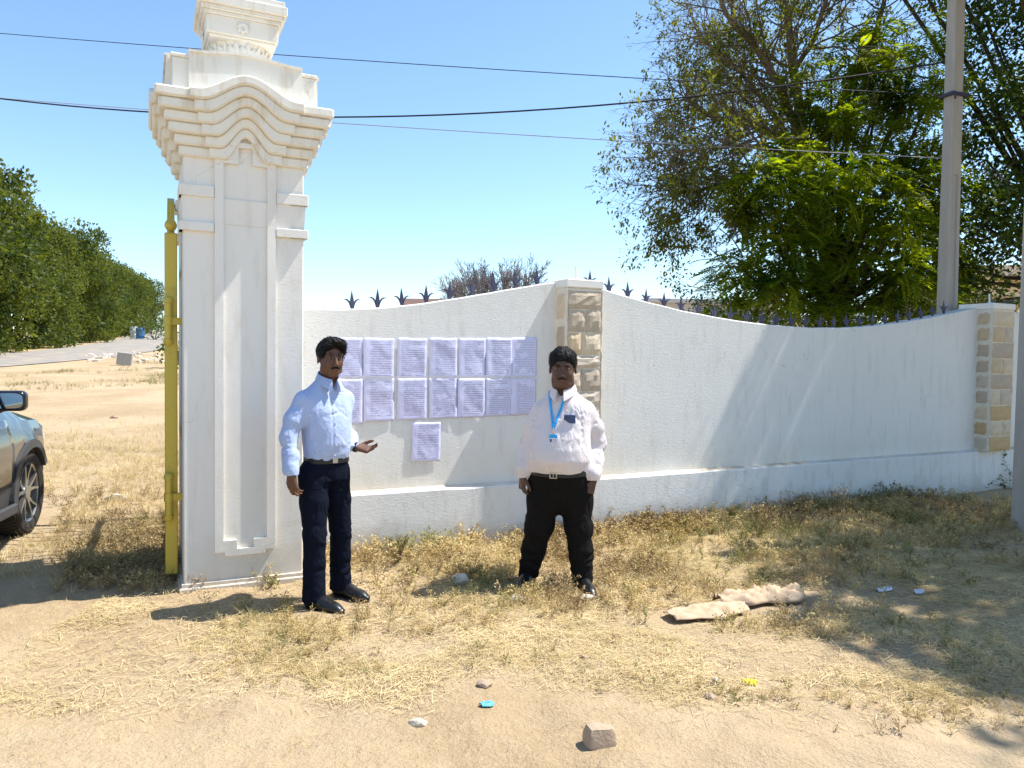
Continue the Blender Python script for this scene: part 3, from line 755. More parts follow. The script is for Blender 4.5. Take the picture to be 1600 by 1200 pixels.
def rfolds(F,a,b,r,n,seed,ampl=.007,w=.010,tilt=.35,along=False):
    """n random folds wrapped on a limb from a to b of radius r"""
    rr=random.Random(seed); a=Vector(a); b=Vector(b); ax=(b-a).normalized(); o1=ax.orthogonal().normalized(); o2=ax.cross(o1)
    P=[]
    for i in range(n):
        t=rr.uniform(.02,.98); an=rr.uniform(0,2*PI); rad=o1*math.cos(an)+o2*math.sin(an); tan=ax.cross(rad)
        d=(tan*(1 if not along else .25)+ax*rr.uniform(-tilt,tilt)*(1 if not along else 3)).normalized()
        P.append((tuple(a.lerp(b,t)+rad*r),tuple(d),r*rr.uniform(.9,1.8),w*rr.uniform(.6,1.3),ampl*rr.choice((1,1,-.8))*rr.uniform(.6,1.2)))
    folds(F,P,0,0,None,None)
def strip(name,pts,wid,th,mat,par,nrm):
    b=MB(); v=[];f=[]
    pts=[Vector(p) for p in pts]
    for i,p in enumerate(pts):
        t=(pts[min(i+1,len(pts)-1)]-pts[max(i-1,0)]).normalized(); n=Vector(nrm[i] if hasattr(nrm[0],'__len__') else nrm); sd=t.cross(n).normalized(); n=sd.cross(t)
        for a,c in ((-1,0),(1,0),(1,1),(-1,1)): v.append(tuple(p+sd*a*wid/2+n*c*th))
    for i in range(len(pts)-1):
        for k in range(4): a=i*4+k; q=i*4+(k+1)%4; f.append((a,q,q+4,a+4))
    f+=[(0,1,2,3),tuple(4*(len(pts)-1)+k for k in (3,2,1,0))]
    return b.add(v,f).obj(name,mat,par)
def surf_hit(F,x,z,dirn=-1,y0=None):
    """front surface y of a field at x,z"""
    i=int(round((x-F.lo[0])/F.res)); k=int(round((z-F.lo[2])/F.res)); col=F.d[i,:,k]; w=np.argwhere(col<0)
    return F.ax[1][w[0,0]] if len(w) else 0
def lapel_collar(name,mat,par,c,yaw,r,tilt=.30,open_=.55,h=.030,drop=.050):
    """shirt collar: stand that leans out and two pointed leaves in front. forward -y rotated by yaw"""
    M=Matrix.Rotation(yaw,3,'Z'); v=[];f=[]; n=28; c=Vector(c)
    for i in range(n+1):
        t=i/n*2-1; a=t*(PI-open_*.5)+PI/2      # from front-left round the back to front-right
        ff=abs(t)
        x,y=math.cos(a)*r,math.sin(a)*r*1.02
        zt=h*(1-.35*ff**3)+.012*(1-ff); e=.008+.010*(1-ff)+.020*max(0,ff-.62)/.38
        zb=-.004-drop*max(0,(ff-.55)/.45)**1.3-.010*(1-ff)
        dirr=Vector((math.cos(a),math.sin(a),0))
        for (rr_,z) in ((0,zt-.004),(.004,zt+.002),(e,(zt+zb)*.5),(e+.008,zb),(e+.003,zb-.001),(.001,zb+.004)):
            q=Vector((x,y,0))+dirr*rr_+Vector((0,-.030*ff**4,z+tilt*y)); v.append(tuple(c+M@q))
    m=6
    for i in range(n):
        for k in range(m): a=i*m+k; b=i*m+(k+1)%m; f.append((a,b,b+m,a+m))
    f+=[tuple(range(m)),tuple(n*m+k for k in range(m))[::-1]]
    b=MB().add(v,f); return b.obj(name,mat,par,True)
# ------------------------------------------------------------------ man on the left, pale blue shirt, pointing at the notices
X1,Y1=-1.2,4.92; Z1=float(gz(X1,Y1))+.0
def person(label,loc):
    return None
yaw=R(40); hd=R(34)
Fb=Field((-.40,-.38,0),(.40,.42,1.78),.0055)
c40,s40=math.cos(yaw),math.sin(yaw)
RS=Vector((-.130,-.115,1.305)); RE=Vector((-.172,-.175,1.085)); RW=Vector((-.145,-.235,.865))
LS=Vector((.110,.120,1.305)); LE=Vector((.055,.265,1.10)); LW=Vector((.185,.085,1.000))
HC=Vector((.045,-.035,1.575))
P1,M1=face(Fb,HC,hd,1.0,1.02,0,.06)
Fb.cap((.022,.0,1.38),(.035,-.005,1.50),.056,.054,.02)
Fb.loft([(.86,.01,0,.12,.085,yaw),(1.05,.01,0,.12,.09,yaw),(1.25,0,0,.145,.09,yaw),(1.33,0,0,.12,.07,yaw),(1.38,.01,0,.06,.055,yaw)],.02)
for S,E,W in ((RS,RE,RW),(LS,LE,LW)):
    Fb.chain([S+(E-S)*.15,E,W],[.034,.032,.025],.01)
hipR,kneeR,ankR=Vector((-.055,-.06,.86)),Vector((-.030,-.125,.47)),Vector((-.028,-.135,.10))
hipL,kneeL,ankL=Vector((.055,.06,.86)),Vector((.085,.085,.47)),Vector((.078,.130,.10))
for h,k_,a in ((hipR,kneeR,ankR),(hipL,kneeL,ankL)):
    Fb.chain([h,k_,a],[.072,.048,.032],.03)
    Fb.cap(a,a+Vector((.06,-.035,-.060)),.028,.020,.01)
hand(Fb,RW,(.10,-.02,-.62),(.25,.5,0),.98,.55,-1)
hand(Fb,LW,(.62,-.10,-.10),(.10,-.45,.75),.95,.42,-1,.16)
body=Fb.obj('person',SKIN1,None,1); body.location=(X1,Y1,Z1)
tag(body,'man in pale blue shirt and spectacles pointing his open hand at the notices','person')
face_parts(body,P1,M1,1.0,hd,3,True,True)
hair(body,P1,1.0,hd,5,'swept')
# shirt
F=Field((-.40,-.38,.86),(.36,.42,1.48),.0056)
F.loft([(.932,.012,0,0.135,.120,yaw),(.96,.014,-.004,0.144,.132,yaw),(1.04,.018,-.010,0.151,.140,yaw),(1.14,.016,-.010,0.158,.136,yaw),(1.24,.006,-.004,0.173,.128,yaw),(1.31,0,0,0.175,.108,yaw),(1.35,.0,.0,0.162,.092,yaw),(1.385,.004,.002,0.126,.078,yaw),(1.415,.010,.003,0.098,.068,yaw),(1.45,.016,.003,0.064,.060,yaw)],.02,2.2)
F.chain([RS+Vector((.02,.01,.0)),RS.lerp(RE,.5)+Vector((-.006,0,0)),RE+Vector((-.008,0,0)),RE.lerp(RW,.5),RW+Vector((-.006,.006,.030)),RW],[.056,.053,.047,.044,.040,.036],.05)
F.chain([LS,LE,LE.lerp(LW,.5),LW+Vector((-.012,.008,.006))],[.056,.052,.046,.036],.05)
F.cap(RW+Vector((0,0,.052)),RW+Vector((.002,0,-.004)),.0395,.0395,.004)
rfolds(F,RS,RE,.056,12,1,.008,.009,.9); rfolds(F,RE+Vector((0,0,.06)),RE+Vector((.02,-.02,-.08)),.049,10,2,.006,.007,.6); rfolds(F,RE,RW,.048,10,4,.009,.010,.8)
rfolds(F,LE,LW,.05,8,5,.009,.010,.6)
fw=Vector((s40,-c40,0)); rt=Vector((-c40,-s40,0))
fl=[]
rr=random.Random(4)
for i in range(34):
    z=rr.uniform(.93,1.32); u=rr.uniform(-.15,.16); p=rt*u+fw*(.13*math.sqrt(max(.05,1-(u/.18)**2)))+Vector((0,0,z)); dd=rt*rr.uniform(-1,1)+Vector((0,0,rr.uniform(-.2,1.1)*(1 if u>0 else -1)))
    fl.append((tuple(p),tuple(dd),rr.uniform(.08,.22),rr.uniform(.007,.012),rr.choice((1,-.8))*rr.uniform(.004,.009)))
for i in range(14):   # gathered above the belt
    u=-.15+.3*i/13+rr.uniform(-.01,.01); p=rt*u+fw*(.13*math.sqrt(max(.05,1-(u/.17)**2)))+Vector((0,0,.985)); fl.append((tuple(p),(rr.uniform(-.4,.4),0,1),.07,.008,.007))
folds(F,fl,0,0,None,None)
F.noise(.004,(.06,.06,.10),3); 
# front placket line and opening at the throat
pl=[fw*.20+rt*.0+Vector((0,0,.9)),fw*.20+Vector((0,0,1.45))]
F.warp(lambda X,Y,Z: .0035*np.exp(-(((X*rt.x+Y*rt.y)-.016)/.005)**2)*((X*fw.x+Y*fw.y)>.04),(-.4,-.4,.9),(.4,.4,1.37))
F.ell(Vector((.016,0,1.455))+fw*.062,(.030,.032,.070),.005,yaw,sub=True)
shirt=F.obj('shirt',SHIRT_BLUE,body)
FS=F
for i in range(6):
    bm_=MB(); z=1.31-.068*i; # march from outside to the surface along -fw
    for t_ in np.arange(.22,.02,-.003):
        q=fw*t_+rt*.0; ii=[int(round((a-b)/F.res)) for a,b in zip((q.x,q.y,z),F.lo)]
        if F.d[ii[0],ii[1],ii[2]]<0: break
    c_=Vector((q.x,q.y,z))+fw*.004; ring=[tuple(c_+rt*.0055*math.cos(a)+Vector((0,0,.0055*math.sin(a)))+fw*.002) for a in np.linspace(0,2*PI,9)[:-1]]
    bm_.add(ring+[tuple(c_-fw*.004+rt*.0055*math.cos(a)+Vector((0,0,.0055*math.sin(a)))) for a in np.linspace(0,2*PI,9)[:-1]],[tuple(range(8))]+[(k,(k+1)%8,8+(k+1)%8,8+k) for k in range(8)])
    bm_.obj('button',BUTTON,shirt)
lapel_collar('collar',SHIRT_BLUE,shirt,(.022,-.004,1.440),yaw,.060)
# trousers
F=Field((-.26,-.32,.02),(.30,.34,.97),.006)
F.loft([(.80,.003,0,.142,.120,yaw),(.86,.006,0,.146,.120,yaw),(.92,.010,0,.138,.118,yaw),(.948,.011,0,.135,.117,yaw)],.02,2.3)
F.chain([hipR+Vector((0,0,-.02)),hipR.lerp(kneeR,.5),kneeR,ankR.lerp(kneeR,.5),ankR+Vector((-.002,.0,-.04))],[.098,.088,.072,.067,.074],.02)
F.chain([hipL+Vector((0,0,-.02)),hipL.lerp(kneeL,.5),kneeL,ankL.lerp(kneeL,.5),ankL+Vector((0,0,-.04))],[.096,.084,.070,.066,.072],.02)
F.box((0,0,.0),(.5,.5,.052),.0,sub=True,rd=0)
for (a,b,s_) in ((kneeR,ankR,11),(kneeL,ankL,12)):
    rfolds(F,a+Vector((0,0,.08)),a-Vector((0,0,.08)),.072,12,s_,.010,.011,.5); rfolds(F,a.lerp(b,.55),b,.064,20,s_+5,.012,.010,.5)
rfolds(F,hipR,kneeR,.09,12,21,.008,.013,1.5,True); rfolds(F,hipL,kneeL,.09,12,22,.008,.013,1.5,True)
folds(F,[((-.02,-.14,.82),(1,.3,.6),.16,.012,.009),((.05,-.10,.83),(1,.2,-.6),.14,.012,.009),((.03,-.12,.76),(1,.5,-.9),.14,.012,.008),((-.06,-.15,.74),(1,0,1),.14,.012,.008)],0,0,None,None)
trs=F.obj('trousers',TR_NAVY,body)
# belt
v=[];f=[];n=44
for i in range(n):
    a=2*PI*i/n; x=.1385*math.copysign(abs(math.cos(a))**(2/2.3),math.cos(a)); y=.121*math.copysign(abs(math.sin(a))**(2/2.3),math.sin(a))
    for (e,z) in ((0,.915),(.004,.916),(.004,.950),(0,.951)):
        X_=(x*(1+e/.149)); Y_=y*(1+e/.12); v.append((.012+X_*c40-Y_*s40,X_*s40+Y_*c40,z))
for i in range(n):
    for k in range(4): a=i*4+k; b=i*4+(k+1)%4; f.append((a,b,((i+1)%n)*4+(k+1)%4,((i+1)%n)*4+k))
belt=MB().add(v,f).obj('belt',BELT,body)
b=MB(); b.box(-.017,.017,-.127,-.1245,.918,.948,.001); bk=b.obj('buckle',METAL,belt,rot=(0,0,yaw)); bk.location=(.012,0,0)
shoe('shoe',body,-.005,-.145,0,R(62)); shoe('shoe',body,.105,.125,0,R(60))
# wrist watch and ring
b=MB(); dv=Vector((.62,-.10,-.10)).normalized(); o1=dv.orthogonal().normalized(); o2=dv.cross(o1)
ring=[LW-dv*.002+(o1*math.cos(a)+o2*math.sin(a))*.030 for a in np.linspace(0,2*PI,17)]
v=[];f=[]
for i,p in enumerate(ring[:-1]):
    rd=(p-(LW-dv*.002)).normalized()
    for (a_,r_) in ((-.010,0),(-.010,.004),(.010,.004),(.010,0)): v.append(tuple(p+dv*a_+rd*r_))
for i in range(16):
    for k in range(4): f.append((i*4+k,i*4+(k+1)%4,((i+1)%16)*4+(k+1)%4,((i+1)%16)*4+k))
MB().add(v,f).obj('wrist_watch',BELT,body)
# ------------------------------------------------------------------ man on the right, off white shirt and lanyard
X2,Y2=.34,5.38; Z2=float(gz(X2,Y2))
ty=R(-16); hy=R(-6)
Fb=Field((-.42,-.34,0),(.44,.30,1.74),.0055)
RS=Vector((-.148,.02,1.225)); RE=Vector((-.215,.05,1.00)); RW=Vector((-.255,-.02,.785))
LS=Vector((.195,.00,1.235)); LE=Vector((.268,.045,1.00)); LW=Vector((.232,-.075,.765))
HC=Vector((.012,-.05,1.525))
P2,M2=face(Fb,HC,hy,1.04,1.12,1,.10)
Fb.cap((.020,.01,1.30),(.015,-.01,1.46),.068,.066,.02)
Fb.loft([(.80,.0,0,.17,.14,ty),(1.0,.0,0,.18,.15,ty),(1.2,.01,0,.17,.12,ty),(1.28,.02,0,.14,.09,ty),(1.33,.02,0,.07,.06,ty)],.03)
for S,E,W in ((RS,RE,RW),(LS,LE,LW)): Fb.chain([S+(E-S)*.15,E,W],[.040,.038,.029],.01)
hR,kR,aR=Vector((-.085,.0,.80)),Vector((-.138,-.02,.42)),Vector((-.208,.03,.09))
hL,kL,aL=Vector((.095,.0,.80)),Vector((.138,-.05,.42)),Vector((.168,-.085,.09))
for h,k_,a in ((hR,kR,aR),(hL,kL,aL)):
    Fb.chain([h,k_,a],[.095,.060,.040],.03); Fb.cap(a,a+Vector((0,-.06,-.058)),.030,.022,.01)
hand(Fb,RW,(-.04,-.06,-.6),(.6,.25,0),1.05,.75,1)
hand(Fb,LW,(-.16,-.08,-.6),(-.5,.5,0),1.05,.85,-1)
body2=Fb.obj('person',SKIN2,None,1); body2.location=(X2,Y2,Z2)
tag(body2,'heavy set man in off white shirt with cyan lanyard by the stone pillar','person')
face_parts(body2,P2,M2,1.04,hy,8,False,True,1.1)
hair(body2,P2,1.04,hy,9,'curly',1.1)
F=Field((-.42,-.34,.76),(.44,.32,1.44),.0058)
F.loft([(.775,.0,.0,.196,.172,ty),(.82,-.004,-.012,.212,.196,ty),(.90,-.006,-.028,.226,.218,ty),(.98,-.004,-.026,.222,.212,ty),(1.08,.004,-.014,.212,.186,ty),(1.18,.016,-.004,.212,.156,ty),(1.24,.022,0,.206,.130,ty),(1.285,.022,.0,.182,.110,ty),(1.325,.022,.003,.138,.092,ty),(1.36,.020,.003,.098,.082,ty),(1.40,.018,.002,.076,.072,ty)],.02,2.15)
F.chain([RS+Vector((.02,0,0)),RS.lerp(RE,.5)+Vector((-.004,0,0)),RE,RE.lerp(RW,.5),RW+Vector((0,0,.04)),RW+Vector((0,0,.01))],[.064,.062,.056,.050,.044,.041],.05)
F.chain([LS+Vector((-.02,0,0)),LS.lerp(LE,.5)+Vector((.006,0,0)),LE,LE.lerp(LW,.5),LW+Vector((0,0,.04)),LW+Vector((0,0,.0))],[.066,.063,.057,.052,.047,.043],.05)
F.cap(LW+Vector((.002,0,.05)),LW+Vector((0,0,-.004)),.0465,.0465,.004); F.cap(RW+Vector((.002,0,.05)),RW+Vector((0,0,.0)),.043,.043,.004)
for (a,b,r_,n_,sd,am) in ((RS,RE,.062,12,31,.008),(RE,RW,.050,14,32,.008),(LS,LE,.063,14,33,.009),(LE,LW,.053,16,34,.009)): rfolds(F,a,b,r_,n_,sd,am,.011,.7)
fw=Vector((math.sin(ty),-math.cos(ty),0)); rt=Vector((-math.cos(ty),-math.sin(ty),0)); rr=random.Random(14); fl=[]
for i in range(26):
    z=rr.uniform(.88,1.24); u=rr.uniform(-.19,.19); ry_=float(np.interp(z,[.82,.98,1.18,1.3],[.20,.235,.16,.10])); p=rt*u+fw*(ry_*math.sqrt(max(.05,1-(u/.225)**2)))+Vector((.004,0,z))
    dd=rt*rr.uniform(-.6,.6)+Vector((0,0,rr.uniform(.3,1.2)*(1 if u>0 else -1))); fl.append((tuple(p),tuple(dd),rr.uniform(.08,.24),rr.uniform(.008,.014),rr.choice((1,-.7))*rr.uniform(.006,.012)))
for sg in (-1,1):
    for i in range(6): fl.append((tuple(rt*sg*(.165+.008*i)+fw*(.09+.01*i)+Vector((0,0,1.22-.035*i))),tuple(rt*sg*-.8+Vector((0,0,-.5-.12*i))),.12,.010,.008))
folds(F,fl,0,0,None,None); F.noise(.004,(.07,.07,.12),13)
F.warp(lambda X,Y,Z: .0035*np.exp(-(((X*rt.x+Y*rt.y)-.016)/.005)**2)*((X*fw.x+Y*fw.y)>.04),(-.4,-.4,.8),(.4,.4,1.28))
F.ell(Vector((.020,.0,1.405))+fw*.074,(.032,.036,.064),.005,ty,sub=True)
shirt2=F.obj('shirt',SHIRT_WHITE,body2)
def front(F,u,z,fw,rt,cx=0.,cy=0.):
    for t_ in np.arange(.33,.0,-.0025):
        q=Vector((cx,cy,0))+fw*t_+rt*u; ii=[int(round((a-b)/F.res)) for a,b in zip((q.x,q.y,z),F.lo)]
        if all(0<=ii[k]<F.n[k] for k in range(3)) and F.d[ii[0],ii[1],ii[2]]<0: return Vector((q.x,q.y,z))
    return Vector((cx,cy,z))+fw*.05
for i in range(6):
    b=MB(); c_=front(F,0,1.24-.075*i,fw,rt)+fw*.002
    b.add([tuple(c_+rt*.0055*math.cos(a)+Vector((0,0,.0055*math.sin(a)))+fw*.0025) for a in np.linspace(0,2*PI,9)[:-1]]+[tuple(c_-fw*.004+rt*.0055*math.cos(a)+Vector((0,0,.0055*math.sin(a)))) for a in np.linspace(0,2*PI,9)[:-1]],[tuple(range(8))]+[(k,(k+1)%8,8+(k+1)%8,8+k) for k in range(8)])
    b.obj('button',BUTTON,shirt2)
lapel_collar('collar',SHIRT_WHITE,shirt2,(.020,-.006,1.384),ty,.075,.30,.6,.028)
# chest pocket and lanyard lie on the shirt surface
pk=[];n=6
for j in range(n+1):
    for i in range(n+1):
        u=-.150+.095*i/n; z=1.185-.125*j/n-(.018*(1-abs(i/n*2-1)) if j==n else 0); pk.append(tuple(front(F,u,z,fw,rt)+fw*.004))
pf=[(j*(n+1)+i,j*(n+1)+i+1,(j+1)*(n+1)+i+1,(j+1)*(n+1)+i) for j in range(n) for i in range(n)]
pv=pk+[tuple(Vector(p)-fw*.006) for p in pk]; m_=len(pk); rim=[(i,i+1) for i in range(n)]+[(n*(n+1)+i,n*(n+1)+i+1) for i in range(n)]+[(j*(n+1),(j+1)*(n+1)) for j in range(n)]+[(j*(n+1)+n,(j+1)*(n+1)+n) for j in range(n)]
MB().add(pv,pf+[(a,b_,b_+m_,a+m_) for a,b_ in rim]).obj('chest_pocket',SHIRT_WHITE,shirt2,True)
ph=MB(); ph.box(-.040,.040,-.005,.005,-.03,.028,.004); phc=front(F,-.100,1.19,fw,rt)+fw*.008
pho=ph.obj('phone',PHONE,None,loc=Vector((X2,Y2,Z2))+phc,rot=(0,0,ty)); tag(pho,'dark blue phone sticking out of the chest pocket of the off white shirt','phone')
cm=MB()
for (x_,z_) in ((-.028,.014),(-.028,-.002),(-.014,.006)): cm.lathe([(.005,0),(.005,.0018)],10)
cm=MB()
for (x_,z_) in ((-.028,.014),(-.028,-.002),(-.014,.006)):
    cm.add([(x_+.0052*math.cos(a),-.0068,z_+.0052*math.sin(a)) for a in np.linspace(0,2*PI,9)[:-1]]+[(x_+.0052*math.cos(a),-.004,z_+.0052*math.sin(a)) for a in np.linspace(0,2*PI,9)[:-1]],[tuple(range(8))]+[(k,(k+1)%8,8+(k+1)%8,8+k) for k in range(8)])
cm.obj('camera_lens',EYED,pho)
lan=None
for sg in (-1,1):
    pts=[]
    for i in range(13):
        t_=i/12; u=sg*.066*(1-t_)**1.0+.004+.0*t_; z=1.372-.250*t_**1.05
        pts.append(front(F,u,z,fw,rt)+fw*(.006 if t_>.15 else .014))
    # neck part behind the collar
    pts=[Vector((.022,.0,1.385))-fw*.02+rt*sg*.080,Vector((.022,0,1.378))+fw*.03+rt*sg*.083]+pts
    o_=strip('lanyard' if sg<0 else 'lanyard_strap',pts,.017,.0015,LANY,body2 if sg<0 else lan,tuple(fw))
    if sg<0: lan=o_
cp=front(F,.0,1.085,fw,rt)+fw*.010
b=MB(); b.box(-.004,.004,-.003,.003,.0,.050,.001); b.box(-.009,.009,-.003,.003,.0,.012,.001); bb=b.obj('clip',METAL,lan,loc=cp,rot=(0,0,ty))
b=MB(); b.box(-.028,.028,-.003,.003,-.088,0,.002); bd=b.obj('badge',LANY,lan,loc=cp+Vector((0,0,-.0)),rot=(R(-4),0,ty))
b=MB(); b.box(-.024,.024,-.0045,-.0028,-.056,-.024,.0005); b.obj('badge_panel',CARDW,lan,loc=cp,rot=(R(-4),0,ty))
b=MB(); b.box(-.022,-.008,-.0058,-.0042,-.052,-.030,.0003); b.box(-.004,.02,-.0052,-.0042,-.036,-.033,.0002); b.box(-.004,.016,-.0052,-.0042,-.044,-.041,.0002); b.obj('badge_print',PHONE,lan,loc=cp,rot=(R(-4),0,ty))
# trousers
F=Field((-.36,-.32,.03),(.36,.30,.90),.006)
F.loft([(.56,.01,0,.150,.10,ty),(.64,.005,0,.192,.150,ty),(.74,.004,-.002,.212,.178,ty),(.80,.003,-.006,.208,.182,ty),(.845,.002,-.010,.206,.186,ty)],.06,2.25)
F.chain([hR+Vector((.0,0,-.06)),hR.lerp(kR,.5)+Vector((.005,0,0)),kR,aR.lerp(kR,.5),aR+Vector((0,0,-.03))],[.122,.112,.092,.079,.072],.05)
F.chain([hL+Vector((.0,0,-.06)),hL.lerp(kL,.5)+Vector((0,0,0)),kL,aL.lerp(kL,.5),aL+Vector((0,0,-.03))],[.122,.112,.092,.079,.072],.05)
F.cap((.0,.0,.66),(.0,0,.56),.12,.05,.04)
F.box((0,0,.0),(.5,.5,.052),.0,sub=True,rd=0)
for (a,b_,s_) in ((kR,aR,41),(kL,aL,42)):
    rfolds(F,a+Vector((0,0,.10)),a-Vector((0,0,.08)),.09,12,s_,.010,.013,.5); rfolds(F,a.lerp(b_,.45),b_,.078,22,s_+5,.014,.012,.5)
rfolds(F,hR,kR,.115,12,51,.008,.015,1.5,True); rfolds(F,hL,kL,.115,12,52,.008,.015,1.5,True)
folds(F,[((-.06,-.17,.62),(1,0,.9),.2,.014,.010),((.07,-.17,.62),(1,0,-.9),.2,.014,.010),((0,-.18,.68),(1,0,.25),.22,.013,.008),((.05,-.15,.55),(1,0,-1.2),.16,.013,.009),((0,-.19,.76),(0,0,1),.14,.007,.006)],0,0,None,None)
F.obj('trousers',TR_BLACK,body2)
v=[];f=[];n=48; ct,st=math.cos(ty),math.sin(ty)
for i in range(n):
    a=2*PI*i/n; x=.2085*math.copysign(abs(math.cos(a))**(2/2.25),math.cos(a)); y=.189*math.copysign(abs(math.sin(a))**(2/2.25),math.sin(a))
    for (e,z) in ((0,.800),(.004,.801),(.004,.838),(0,.839)):
        X_=(x*(1+e/.2)); Y_=y*(1+e/.19); zz=z+.010*math.sin(a); v.append((.002+X_*ct-Y_*st,-.009+X_*st+Y_*ct,zz))
for i in range(n):
    for k in range(4): a=i*4+k; f.append((a,i*4+(k+1)%4,((i+1)%n)*4+(k+1)%4,((i+1)%n)*4+k))
belt2=MB().add(v,f).obj('belt',BELT,body2)
b=MB(); 
for (x0,x1,z0,z1) in ((-.026,.026,.826,.832),(-.026,.026,.786,.792),(-.026,-.020,.792,.826),(.020,.026,.792,.826),(-.002,.002,.792,.826)): b.box(x0,x1,-.203,-.196,z0,z1,.001)
bk=b.obj('buckle',METAL,belt2,rot=(0,0,ty)); bk.location=(.002,-.009,-.0)
shoe('shoe',body2,-.212,.010,.0,R(-22)); shoe('shoe',body2,.172,-.105,0,R(14))
# ------------------------------------------------------------------ taped notices
def paper_mat(i):
    t=NT('printed_notice_%d'%i,.35,.5); v=t.coord('Object'); sp=t.n('ShaderNodeSeparateXYZ'); t.l(v,sp.inputs[0]); x,z=sp.outputs[0],sp.outputs[2]
    pitch=.0150+.0020*(i%3)
    ln=t.math('GREATER_THAN',t.math('SINE',t.math('MULTIPLY',z,2*PI/pitch)),.05)
    # a new word pattern on every line
    row=t.math('FLOOR',t.math('DIVIDE',z,pitch)); cv=t.n('ShaderNodeCombineXYZ'); t.l(t.math('MULTIPLY',x,55),cv.inputs[0]); t.l(t.math('MULTIPLY',row,3.7),cv.inputs[1]); cv.inputs[2].default_value=i*5.1
    wd_=t.noise(1.0,2,.5,cv.outputs[0]); wm=t.math('GREATER_THAN',wd_,.36)
    cv2=t.n('ShaderNodeCombineXYZ'); t.l(t.math('MULTIPLY',x,6),cv2.inputs[0]); t.l(t.math('MULTIPLY',z,11),cv2.inputs[1]); cv2.inputs[2].default_value=i*2.3
    bl=t.math('GREATER_THAN',t.noise(1.0,1,.4,cv2.outputs[0]),.40)
    def rng_(s,a,b): return t.math('MULTIPLY',t.math('GREATER_THAN',s,a),t.math('LESS_THAN',s,b))
    x0=.035+.02*(i%2)+.02*(i%4==2)
    m=t.math('MULTIPLY',t.math('MULTIPLY',ln,wm),t.math('MULTIPLY',rng_(x,x0,.225),rng_(z,-.312,-.022)))
    m=t.math('MULTIPLY',m,bl)
    if i%2==1:   # ruled table
        g=t.math('LESS_THAN',t.math('ABSOLUTE',t.math('SUBTRACT',t.math('FRACT',t.math('MULTIPLY',x,1/.055)),.5)),.02)
        m=t.math('MAXIMUM',m,t.math('MULTIPLY',g,t.math('MULTIPLY',rng_(x,x0,.23),rng_(z,-.29,-.05))))
    n=t.noise(9,4,.6,v)
    base=t.mix(n,(.60,.59,.84),(.68,.67,.90))
    t.col(t.mix(t.math('MULTIPLY',m,.50),base,(.14,.13,.26)))
    t.b.inputs['Coat Weight'].default_value=.5; t.b.inputs['Coat Roughness'].default_value=.2
    t.bump(t.noise(9,2,.5,v,.6),.010,.6); return t.m
PM=[paper_mat(i) for i in range(6)]
def sheet_mesh(w,h,seed,amp=.006):
    nx,nz=14,18; v=[];f=[]
    for j in range(nz+1):
        for i in range(nx+1):
            u,q=i/nx,j/nz; x=u*w; z=-q*h
            e=mnoise(Vector((x*7+z*3,z*5,seed*3.1))); e2=1-abs(mnoise(Vector((x*13+z*6,z*9,seed*7.7)))*2)
            d=.003+amp*(.5+e)*.8+amp*.25*max(0,e2)+.002*math.sin(PI*u)
            v.append((x+.002*mnoise(Vector((z*8,seed,0))),-d,z+.004*mnoise(Vector((x*9,seed,5)))))
    for j in range(nz):
        for i in range(nx): a=j*(nx+1)+i; f.append((a,a+1,a+nx+2,a+nx+1))
    n=len(v); v+=[(x,y+.0006,z) for x,y,z in v]
    ring=[i for i in range(nx+1)]+[(k+1)*(nx+1)+nx for k in range(nz)]+[nz*(nx+1)+i for i in range(nx-1,-1,-1)]+[k*(nx+1) for k in range(nz-1,0,-1)]
    for k in range(len(ring)): a,b=ring[k],ring[(k+1)%len(ring)]; f.append((a,a+n,b+n,b))
    f+=[tuple(i+n for i in q[::-1]) for q in f[:nx*nz]]
    return v,f
def on_wall(s,z,off=0,ang=A1):
    return O+Vector((math.cos(ang),math.sin(ang),0))*s+Vector((math.sin(ang),-math.cos(ang),0))*off+Vector((0,0,z))
ordn=['first','second','third','fourth','fifth','sixth','last']
lefts=[-2.285,-2.026,-1.748,-1.481,-1.221,-.968,-.733]; ztop=[1.722,1.727,1.731,1.736,1.741,1.748,1.756]; zmid=[1.402,1.404,1.406,1.408,1.408,1.408,1.408]; zbot=[1.04,1.055,1.060,1.064,1.072,1.078,1.083]
TAPE=NT('clear_tape',.15,.5); TAPE.col((.85,.85,.92)); TAPE.b.inputs['Alpha'].default_value=.45; TAPE=TAPE.m
w=[.250,.250,.248,.246,.246,.244,.245]
for r in (0,1):
    for c in range(7):
        zt=(ztop if r==0 else zmid)[c]-(.004 if r else 0); zb=(zmid if r==0 else zbot)[c]+(.004 if r==0 else 0)
        if r==0: lb='%s notice from the left in the upper row of lavender sheets on the wall'%ordn[c]
        else: lb='%s notice from the left in the lower row of lavender sheets on the wall'%ordn[c]
        v,f=sheet_mesh(w[c],zt-zb,r*7+c+1,.007)
        o=obj('notice_sheet',v,f,PM[(r*3+c*5)%6],None,True,loc=on_wall(lefts[c],zt,.002+.0015*((r+c)%2)),rot=(0,R(random.uniform(-1.1,1.1)),A1))
        tag(o,lb,'notice','printed notices taped to the wall')
        if r==0:
            b=MB(); 
            for i in range(6):
                pass
            tv=[];tf=[]
            for i in range(9):
                x=-.005+(w[c]+.015)*i/8; e=mnoise(Vector((x*30,c,1)))*.003
                tv+=[(x,-.0165+e,zb-zt+.016),(x,-.0165-e,zb-zt-.018)]
            for i in range(8): tf.append((2*i,2*i+1,2*i+3,2*i+2))
            obj('tape_strip',tv,tf,TAPE,o,True)
v,f=sheet_mesh(.252,.325,31,.006)
o=obj('notice_sheet',v,f,PM[2],None,True,loc=on_wall(-1.624,1.040,.002),rot=(0,R(.6),A1)); tag(o,'single lavender notice hanging alone below the two rows of sheets','notice','printed notices taped to the wall')
